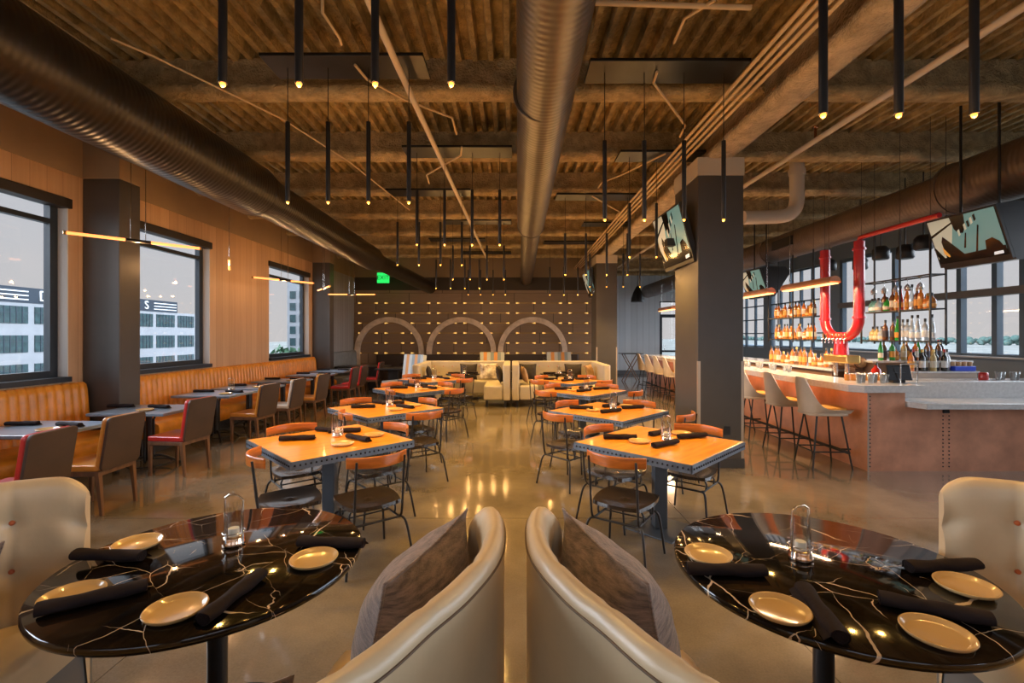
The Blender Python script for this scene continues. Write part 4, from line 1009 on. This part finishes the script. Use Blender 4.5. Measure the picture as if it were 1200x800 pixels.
shapes = {'round': [(.034, 0), (.038, .006), (.038, .17), (.034, .195), (.015, .225), (.013, .28)], 'squat': [(.044, 0), (.048, .01), (.050, .08), (.044, .12), (.018, .145), (.015, .19)], 'tall': [(.03, 0), (.033, .006), (.033, .14), (.028, .19), (.014, .26), (.013, .33)], 'wine': [(.036, 0), (.038, .006), (.038, .18), (.030, .21), (.0145, .235), (.0135, .30)]}
bp = {}
def bottle(col, shp, lab, cap, label, loc, group, sc=1.0):
    key = (col, shp, lab, cap)
    if key not in bp:
        pr = shapes[shp]; mb = MB(); mb.lathe(pr, 14, m=0); zt = pr[-1][1]
        mb.lathe([(pr[-1][0]+.002, zt-.03), (pr[-1][0]+.002, zt+.012), (.004, zt+.013)], 10, m=1)
        r = pr[2][0]+.0008; z = pr[2][1]; mb.lathe([(r, z*.28), (r, z*.80)], 14, m=2); bp[key] = mb.build('bottle', [BC[col], capC[cap], labC[lab]]); o = bp[key]
    else: o = bp[key].copy(); C.objects.link(o)
    o.location = loc; o.scale = (sc,)*3; tag(o, label, 'bottle', group); o.rotation_euler = (0, 0, jit.random()*6)
    return o
RX = 5.43
def rack(y0, y1, label, zs):
    t = thing('hanging_bottle_rack', label, 'rack', (RX, (y0+y1)/2, 1.55)); w = (y1-y0)/2
    for sx in (-1, 1):
        for y in ((-w, w) if w > .6 else (-w, w)): MB().box(sx*.10-.009, sx*.10+.009, y-.009, y+.009, 0, 1.65).tube([(sx*.1, y, 1.65), (sx*.1, y, HB+.3-1.55)], .003, 5).build('post', blackM, t)
    for y in (-.12,): MB().box(-.109, -.091, y-.009, y+.009, 0, 1.65).tube([(-.1, y, 1.65), (-.1, y, HB+.3-1.55)], .003, 5).build('post', blackM, t)
    for z in zs:
        mb = MB(); z -= 1.55
        mb.box(-.1, -.088, -w, w, z-.022, z-.004, 0); mb.box(.088, .1, -w, w, z-.022, z-.004, 0); mb.box(-.088, .088, -w, -w+.012, z-.022, z-.004, 0); mb.box(-.088, .088, w-.012, w, z-.022, z-.004, 0); mb.build('shelf_frame', blackM, t)
        if z < 1.2: MB().box(-.087, .087, -w+.012, w-.012, z-.012, z-.004).build('glass_shelf', thinglass, t)
ZS3 = [1.61, 2.03]
rack(5.98, 7.16, 'black hanging bottle rack at the right of the red pipes', ZS3+[2.47])
rack(8.3, 9.75, 'black hanging bottle rack with amber bottles, left of the red pipes', ZS3)
def row(y0, y1, x, z, seq, where, group, sc=1.0, jitter=.02):
    n = len(seq)
    cnt = {}
    for i, (c_, s_, l_, k_) in enumerate(seq):
        y = y1-(y1-y0)*(i+.5)/n
        bottle(c_, s_, l_, k_, '%s bottle, %s from the left %s' % (c_, ORD[i], where), (x+jit.uniform(-jitter, jitter), y, z), group, sc)
row(6.03, 7.12, RX, 2.03-.003, [('teal', 'squat', 1, 0), ('teal', 'squat', 1, 0), ('clear', 'squat', 0, 0), ('brown', 'round', 3, 0), ('green', 'squat', 0, 0), ('brown', 'wine', 0, 0), ('amber', 'tall', 0, 0), ('red', 'tall', 2, 0), ('orange', 'tall', 2, 0), ('clear', 'tall', 1, 0), ('brown', 'round', 2, 1), ('orange', 'round', 2, 1), ('orange', 'squat', 0, 1), ('amber', 'squat', 2, 0)], 'on the upper shelf of the right rack', 'bottles on the right rack upper shelf')
row(6.03, 7.12, RX, 1.61-.003, [('pale gold', 'squat', 0, 0), ('pale gold', 'squat', 0, 0), ('clear', 'squat', 0, 0), ('brown', 'round', 3, 0), ('brown', 'round', 3, 0), ('green', 'tall', 2, 0), ('clear', 'round', 1, 0), ('clear', 'round', 1, 0), ('clear', 'tall', 1, 0), ('clear', 'tall', 1, 0), ('clear', 'round', 1, 0), ('clear', 'tall', 1, 0)], 'on the lower shelf of the right rack', 'bottles on the right rack lower shelf')
am = [('amber', 'round', 2, 0), ('orange', 'round', 0, 0), ('amber', 'squat', 2, 1), ('orange', 'round', 2, 0), ('brown', 'round', 0, 1), ('orange', 'squat', 0, 0), ('amber', 'round', 0, 0)]
row(8.35, 9.7, RX, 2.03-.003, am+am[:5], 'on the upper shelf of the left rack', 'bottles on the left rack upper shelf')
row(8.35, 9.7, RX, 1.61-.003, am[3:]+am+am[:2], 'on the lower shelf of the left rack', 'bottles on the left rack lower shelf')
row(7.75, 9.7, RX-.1, 1.141, [am[i*3 % 7] for i in range(14)], 'on the worktop under the left rack', 'bottles on the worktop under the left rack', 1.1)
def row2(x0, x1, y, z, seq, where, group, sc):
    for i, (c_, s_, l_, k_) in enumerate(seq): bottle(c_, s_, l_, k_, '%s bottle, %s from the left %s' % (c_, ORD[i], where), (x0+(x1-x0)*(i+.5)/len(seq), y+.05*(i % 2), z), group, sc)
row2(5.55, 6.6, 7.12, 1.301, [('green', 'tall', 0, 0), ('brown', 'wine', 3, 0), ('green', 'round', 2, 0), ('orange', 'squat', 2, 0), ('pale gold', 'round', 0, 0), ('brown', 'wine', 2, 1), ('orange', 'round', 0, 0), ('green', 'tall', 3, 0), ('brown', 'round', 3, 0), ('orange', 'wine', 2, 0), ('brown', 'wine', 3, 2), ('dark wine', 'wine', 0, 0)], 'on the raised tier under the right rack', 'bottles on the raised tier under the right rack', 1.0)
# beige ledge with wine bottles across the bar, behind the lower counter
MB().box(-.47, .45, -.08, .1, .0, 1.14).build('ledge_front', M('beige_ledge', (.52, .42, .34), .45), t)
MB().box(-.49, .47, -.1, .12, 1.14, 1.165).build('ledge_top', counterM, t, .004)
for i, (c_, l_, k_) in enumerate((('orange', 2, 0), ('dark wine', 0, 2), ('dark wine', 1, 1), ('dark wine', 0, 0), ('pale gold', 0, 1), ('dark wine', 1, 0), ('dark wine', 1, 2), ('clear', 1, 0))):
    bottle(c_, 'wine', l_, k_, '%s bottle, %s from the left on the beige ledge' % (c_, ORD[i]), (5.73+.08*i, 6.74+.05*(i % 2), 1.166), 'wine bottles on the beige ledge', 1.0)
# things on the counters
def glass_tumbler():
    return MB().lathe([(.028, 0), (.036, .11), (.034, .11), (.027, .006), (.001, .006)], 16).build('tumbler', M('frosted_tumbler', (.75, .78, .80), .1, trans=.7))
GT = Proto(glass_tumbler)
for i in range(6): GT('clear tumbler, %s of six in a line behind the counter edge by the red tower' % ORD[i], 'glass', (4.40+.075*i, 5.95+.04*(i % 2), 1.071), 0, 'tumblers by the red tower')
for i in range(7): GT('upturned clear glass behind the lower counter, %s from the left' % ORD[i], 'glass', (6.58+.1*i, 6.35+.05*(i % 2), 1.071), 0, 'glasses behind the lower counter')
for i in range(9):
    o = GT('clear tumbler standing on the far bar counter, %s from the front' % ORD[i], 'glass', (4.55+.06*(i % 2), 7.7+.22*i, 1.071), 0, 'tumblers along the far counter')
jar = None
for i in range(7):
    mb = MB(); mb.lathe([(.03, 0), (.034, .01), (.034, .075), (.03, .085)], 14, m=0); mb.lathe([(.032, .085), (.032, .10), (.001, .101)], 14, m=1)
    if jar is None: jar = mb.build('garnish_jar', [M('orange_garnish', (.65, .25, .04), .3, coat=.4), chrome]); o = jar
    else: o = jar.copy(); C.objects.link(o)
    o.location = (4.52+.085*i, 6.33, 1.071); tag(o, 'small jar of orange garnish, %s from the left behind the tumblers' % ORD[i], 'jar', 'garnish jars')
t = thing('order_screen', 'black order screen in a chrome frame on the counter', 'screen', (4.93, 5.98, 1.071)); mb = MB(); mb.cbox((0, 0, .13), (.30, .02, .2), 0, rx=R(-14)); mb.build('screen', screenD, t, .004)
mb = MB(); mb.cbox((.0, .05, .07), (.16, .12, .14), 0); mb.build('printer_box', blackM, t, .008)
mb = MB(); 
for x in (-.02, .19): mb.tube([(x, -.05, 0), (x, -.05, .245)], .008, 8)
mb.tube([(-.02, -.05, .245), (.19, -.05, .245)], .008, 8); mb.build('chrome_frame', chrome, t)
o = MB().box(-.15, .15, -.07, .07, 0, .07).build('blue_tray', M('blue_plastic', (.02, .06, .55), .35), bevel=.008); put(o, (6.47, 6.76, 1.166), (0, 0, 0), 'bright blue plastic tray beside the wine bottles', 'tray')
for i in range(4):
    o = MB().lathe([(.03, 0), (.032, .05), (.028, .06), (.0, .061)], 12).build('condiment_pot', M('tan_pot', (.5, .3, .15), .4)); put(o, (6.35+.08*i, 6.76, 1.237), (0, 0, 0), 'tan condiment pot in the blue tray, %s from the left' % ORD[i], 'pot', 'condiment pots')
o = MB().lathe([(.05, 0), (.055, .01), (.05, .09), (.04, .10), (.0, .101)], 16).build('red_tub', redL); put(o, (6.45, 6.42, 1.071), (0, 0, 0), 'small red tub beside the upturned glasses', 'tub')
bottle('pale gold', 'squat', 0, 0, 'pale gold bottle standing alone at the right on the counter', (7.35, 6.55, 1.071), 'loose bottles at the right', 1.1); bottle('clear', 'squat', 0, 0, 'clear squat bottle beside the pale gold one at the right', (7.47, 6.52, 1.071), 'loose bottles at the right', 1.0)
bottle('red', 'squat', 1, 0, 'red bottle standing on the counter right of the draft tower', (4.98, 6.42, 1.071), 'loose bottles', 1.2)
# small oak barrels
def barrel():
    t = root('oak_barrel'); mb = MB(); mb.lathe([(.075, -.13), (.092, -.07), (.098, 0), (.092, .07), (.075, .13)], 20); mb.xf(Matrix.Translation((0, 0, .12)) @ Matrix.Rotation(PI/2, 4, 'X')); mb.build('staves', barrelM, t)
    for y in (-.09, .09): mb = MB(); mb.lathe([(.0905, -.009), (.0925, 0), (.0905, .009)], 20, (0, 0, 0)); mb.xf(Matrix.Translation((0, y, .12)) @ Matrix.Rotation(PI/2, 4, 'X')); mb.build('hoop', blackM, t)
    mb = MB(); mb.lathe([(.001, 0), (.062, 0), (.062, .006), (.001, .006)], 20); mb.xf(Matrix.Translation((0, -.131, .12)) @ Matrix.Rotation(PI/2, 4, 'X')); mb.build('barrel_head', M('pale_oak_head', (.62, .42, .22), .5), t)
    MB().box(-.08, .08, -.1, .1, 0, .035).build('cradle', walnut, t); return t
BR = Proto(barrel)
BR('small oak barrel lying behind the counter left of the red tower', 'barrel', (5.28, 8.05-.6+.1, 1.141), R(-20), 'small oak barrels'); BR('small oak barrel with a pale head behind the red tower', 'barrel', (5.32, 7.35-.12, 1.141), R(-10), 'small oak barrels')
# red draft tower
t = thing('draft_tower', 'shiny red U-shaped pipe draft tower on the bar', 'draft tower', (4.89, 6.97, 1.071)); r = .067; hb = .50+.08
pts = [(0, -.36, 1.93)]+[(0, -.36, hb+.3-.02)]+[(0, -.36+.30*(1-math.cos(R(a))), hb+.28-.28*math.sin(R(a))) for a in range(15, 91, 15)]+[(0, .06+.30*math.sin(R(a)), hb+.28-.28*math.cos(R(a))) for a in range(15, 91, 15)]+[(0, .36, hb+.3), (0, .36, 1.93)]
MB().tube(pts, r, 20).build('red_pipe', redP, t)
MB().tube([(0, 0, hb-.02), (0, 0, .32)], [.08, .10], 20).build('red_neck', redP, t)
for y in (-.36, .36):
    for z in (.86, 1.82): MB().tube([(0, y, z-.015), (0, y, z+.015)], .082, 20).build('pipe_flange', redP, t)
MB().tube(spline([(0, -.36, 1.9), (0, -.38, 1.96), (0, -.5, 1.98), (0, -1.6, 1.98)], 4), .032, 16).build('supply_pipe', redP, t)
MB().box(-.1, .1, -.26, .26, .20, .32).build('tap_box', brassM, t, .02)
for k in range(7):
    y = -.24+.08*k; a = MB().tube([(-.09, y, hb-.01), (-.13, y, hb-.03), (-.13, y, hb-.09)], .008, 7).build('tap', chrome, t); MB().tube([(-.11, y, hb-.01), (-.11, y, hb+.055)], [.008, .013], 8).build('tap_handle', brassM, a)
for y in (-.12, .12): MB().tube([(0, y, 0), (0, y, .2)], .03, 14).build('chrome_leg', chrome, t)
# black spotlights and hanging glasses above the back bar
for i, (x, y, z) in enumerate(((6.6, 8.4, 3.15), (6.7, 8.0, 3.1), (6.75, 7.7, 3.2), (6.9, 9.3, 3.1), (6.7, 7.25, 3.1), (6.9, 10.2, 3.2))):
    t = thing('ceiling_spotlight', 'black can spotlight above the back bar, %s of six' % ORD[i], 'spotlight', (x, y, z), .3*i, 'black spotlights above the back bar'); mb = MB(); mb.lathe([(.11, -.12), (.13, -.10), (.13, .06), (.08, .12), (.02, .13)], 16); mb.build('can', blackM, t); MB().tube([(0, 0, .12), (0, 0, HB-z+.2)], .01, 6).build('stem', blackM, t)
def wineglass():
    mb = MB(); mb.lathe([(.034, .15), (.030, .148), (.003, .14), (.003, .075), (.02, .06), (.038, .03), (.034, -.02), (.032, -.02), (.036, .03), (.018, .058), (.002, .07)], 14); return mb.build('hanging_wine_glass', M('stemware_glass', (.8, .84, .86), .05, trans=.8))
WG = Proto(wineglass)
for i in range(5): WG('wine glass hanging upside down from the rack top, %s from the left' % ORD[i], 'glass', (RX-.02, 7.02-.2*i, 2.46+.02-.175), 0, 'hanging wine glasses')

# ================================================================= SCREENS
def tv(loc_corners, label, thick=.07, deep=0, nrm_hint=(-1, -1, 0)):
    TLc, TRc, BRc, BLc = [Vector(p) for p in loc_corners]; c = (TLc+TRc+BRc+BLc)/4
    ux = (TRc-TLc+BRc-BLc).normalized(); w = ((TRc-TLc).length+(BRc-BLc).length)/2; uz = (TLc-BLc+TRc-BRc); h = uz.length/2; uz = (uz-ux*uz.dot(ux)).normalized(); nn = ux.cross(uz)
    t = thing('television', label, 'television', c)
    B = Matrix((ux, nn, uz)).transposed().to_4x4()      # local x along screen, y = away from the viewer... z up
    flip = 1 if (-nn).dot(Vector(nrm_hint)) > 0 else -1
    def bx(x0, x1, y0, y1, z0, z1, m, mb): k = len(mb.v); mb.box(x0, x1, y0*flip, y1*flip, z0, z1, m) if flip > 0 else mb.box(x0, x1, -y1, -y0, z0, z1, m); mb.xf(B, k)
    mb = MB(); bx(-w/2, w/2, 0, thick, -h/2, h/2, 0, mb); mb.build('casing', blackS, t)
    mb = MB(); g = .02; bx(-w/2+g, w/2-g, -.004, 0, -h/2+g*2.5, h/2-g, 0, mb); s_ = mb.build('screen', screenD, t)
    def poly(pts, m, y, mb):
        vs = [((-w/2+g+(w-2*g)*a), (-.004-y)*flip, (-h/2+g*2.5+(h-3.5*g)*b)) for a, b in pts]; k = len(mb.v); mb.add(vs, [tuple(range(len(vs)))], m); mb.xf(B, k)
    mb = MB()
    poly([(0, .12), (0, 1), (1, 1), (1, .12)], 0, .001, mb); poly([(0, .0), (0, 1), (.42, 1), (.30, .5), (.18, 0)], 1, .0015, mb); poly([(.72, .35), (.62, 1), (.98, 1), (1, .5)], 0, .0015, mb)
    poly([(.36, 1), (.38, .72), (.44, .6), (.52, .66), (.56, .82), (.58, 1)], 2, .002, mb); poly([(.0, .62), (.38, .86), (.38, .9), (.0, .68)], 2, .0025, mb)
    poly([(.14, .0), (.13, .5), (.17, .62), (.24, .5), (.44, .12), (.44, 0)], 2, .003, mb); poly([(.04, 0), (.0, .2), (.0, .4), (.14, .05), (.16, 0)], 2, .003, mb); poly([(.12, .22), (.12, .38), (.2, .18), (.2, .1)], 3, .0035, mb)
    poly([(.44, .28), (.52, .6), (.54, .6), (.47, .28)], 2, .003, mb); poly([(.58, .12), (.72, .72), (.74, .7), (.61, .12)], 2, .003, mb)
    for k in range(6): a = .42+.055*k; z = .55+.05*k; poly([(a, z), (a, z+.13), (a+.035, z+.16), (a+.035, z+.03)], 2 if k % 2 else 1, .0035, mb)
    poly([(.74, .2), (.76, .36), (.86, .4), (.94, .3), (.98, .16), (.98, 0), (.7, 0)], 2, .003, mb); poly([(.0, 0), (.0, .12), (1, .2), (1, 0)], 2, .004, mb); poly([(.82, .03), (.83, .09), (.95, .10), (.95, .04)], 4, .005, mb)
    mb.build('picture', [screenT, screenC, screenD, screenO, screenW], s_)
    return t, ux, nn*flip, uz, w, h, c
def at(px, py, Y): return ((px-600)/F*Y, Y, EYE-(py-393)/F*Y)
tv([at(766, 259, 6.95), at(794, 237, 6.0), at(815, 306, 6.0), at(779, 319, 6.95)], 'tilted television on the side of the big charcoal column')
MB_ = MB().box(-.14, .14, -.06, .06, -.05, .05).build('television_bracket', blackM); put(MB_, (2.255, 6.45, 2.95), (0, 0, 0), 'black wall bracket behind the television on the big column', 'bracket')
tv([at(683, 322, 14.2), at(690, 315, 13.4), at(699, 345, 13.4), at(690, 350, 14.2)], 'tilted television on the side of the far dark column')
MB_ = MB().box(-.05, .05, -.06, .06, -.05, .05).build('television_bracket', blackM); put(MB_, (2.31, 13.6, 3.1), (0, 0, 0), 'black wall bracket behind the television on the far column', 'bracket')
for k, (y0, y1) in enumerate(((5.05, 5.9), (9.85, 10.75))):
    cor = [(5.20, y1, 3.10), (5.19, y0, 3.09), (5.40, y0, 2.51), (5.39, y1, 2.52)]
    t, *_ = tv(cor, ['big tilted television hanging above the near end of the bar', 'tilted television hanging above the far part of the bar'][k], .03)
    mb = MB(); mb.prism([(5.235, 3.10), (5.435, 2.50), (5.52, 2.50), (5.85, 3.0), (5.75, 3.12), (5.4, 3.13)], y0+.005, y1-.005); mb.xf(Matrix(((1, 0, 0, 0), (0, 0, 1, 0), (0, 1, 0, 0), (0, 0, 0, 1)))); mb.xf(Matrix.Translation(-Vector(t.location)))
    mb.build('housing', blackS, t)
    for yy in (y0+.2, y1-.2): MB().tube([(5.45-t.location.x, yy-t.location.y, 3.1-t.location.z), (5.45-t.location.x, yy-t.location.y, HB+.3-t.location.z)], .014, 8).build('hanger_rod', blackM, t)

# ================================================================= LIGHT
def light(kind, name, loc, energy, col, **kw):
    d = bpy.data.lights.new(name, kind); d.energy = energy; d.color = col
    for k, v in kw.items():
        if k != 'rot': setattr(d, k, v)
    o = bpy.data.objects.new(name, d); C.objects.link(o); o.location = loc
    if 'rot' in kw: o.rotation_euler = kw['rot']
    return o
AMB = (1, .55, .11)
for (x, y, z, i) in lights:
    light('SPOT', 'pendant_spot', (x, y, z), 17 if i == 0 else 66, AMB, spot_size=R(125), spot_blend=.8, shadow_soft_size=.02)
    if i % 1 == 0: light('POINT', 'pendant_glow', (x, y, z-.01), 4.6, (1, .52, .16), shadow_soft_size=.02)
for (x, y, a) in sticks:
    light('POINT', 'tube_glow', (x, y, 2.74), 15, (1, .52, .2), shadow_soft_size=.02)
for y in (6.85, 8.4, 9.95, 11.5, 13.1): light('AREA', 'bar_lamp_light', (4.32, y, 2.36), 60, (1, .65, .35), shape='RECTANGLE', size=.1, size_y=1.1)
w = bpy.data.worlds.new('overcast_sky'); bpy.context.scene.world = w; w.use_nodes = True; nt = w.node_tree; n = nt.nodes; l = nt.links
bg = n['Background']; tc = n.new('ShaderNodeTexCoord'); sp = n.new('ShaderNodeSeparateXYZ'); l.new(tc.outputs['Generated'], sp.inputs[0])
rp = n.new('ShaderNodeValToRGB'); e = rp.color_ramp.elements; e[0].position = 0; e[0].color = (.62, .58, .55, 1); e[1].position = .5; e[1].color = (.52, .56, .62, 1)
l.new(sp.outputs[2], rp.inputs[0]); l.new(rp.outputs[0], bg.inputs[0]); bg.inputs[1].default_value = 1.15

for nm, rz, ry, e_ in (('daylight_left', 0, -68, 16.0), ('daylight_right', 180, -72, 9.0), ('rear_fill_sun', 90, -72, 1.0)):  # the rear sun is added fill, shining through the unseen rear windows
    light('SUN', nm, (0, 0, 20), e_, (.86, .93, 1), angle=R(70), rot=(0, R(ry), R(rz)))
# ================================================================= CAMERA
cam = bpy.data.cameras.new('camera'); co = bpy.data.objects.new('camera', cam); C.objects.link(co)
co.location = (0, 0, EYE); co.rotation_euler = (PI/2, 0, 0); cam.sensor_width = 36; cam.lens = F/1200*36; cam.shift_y = -7/1200; cam.clip_end = 2000; cam.clip_start = .05
sc = bpy.context.scene; sc.camera = co
sc.view_settings.view_transform = 'Standard'; sc.view_settings.look = 'None'; sc.view_settings.exposure = 0.0; sc.view_settings.gamma = 1; sc.view_settings.use_curve_mapping = False
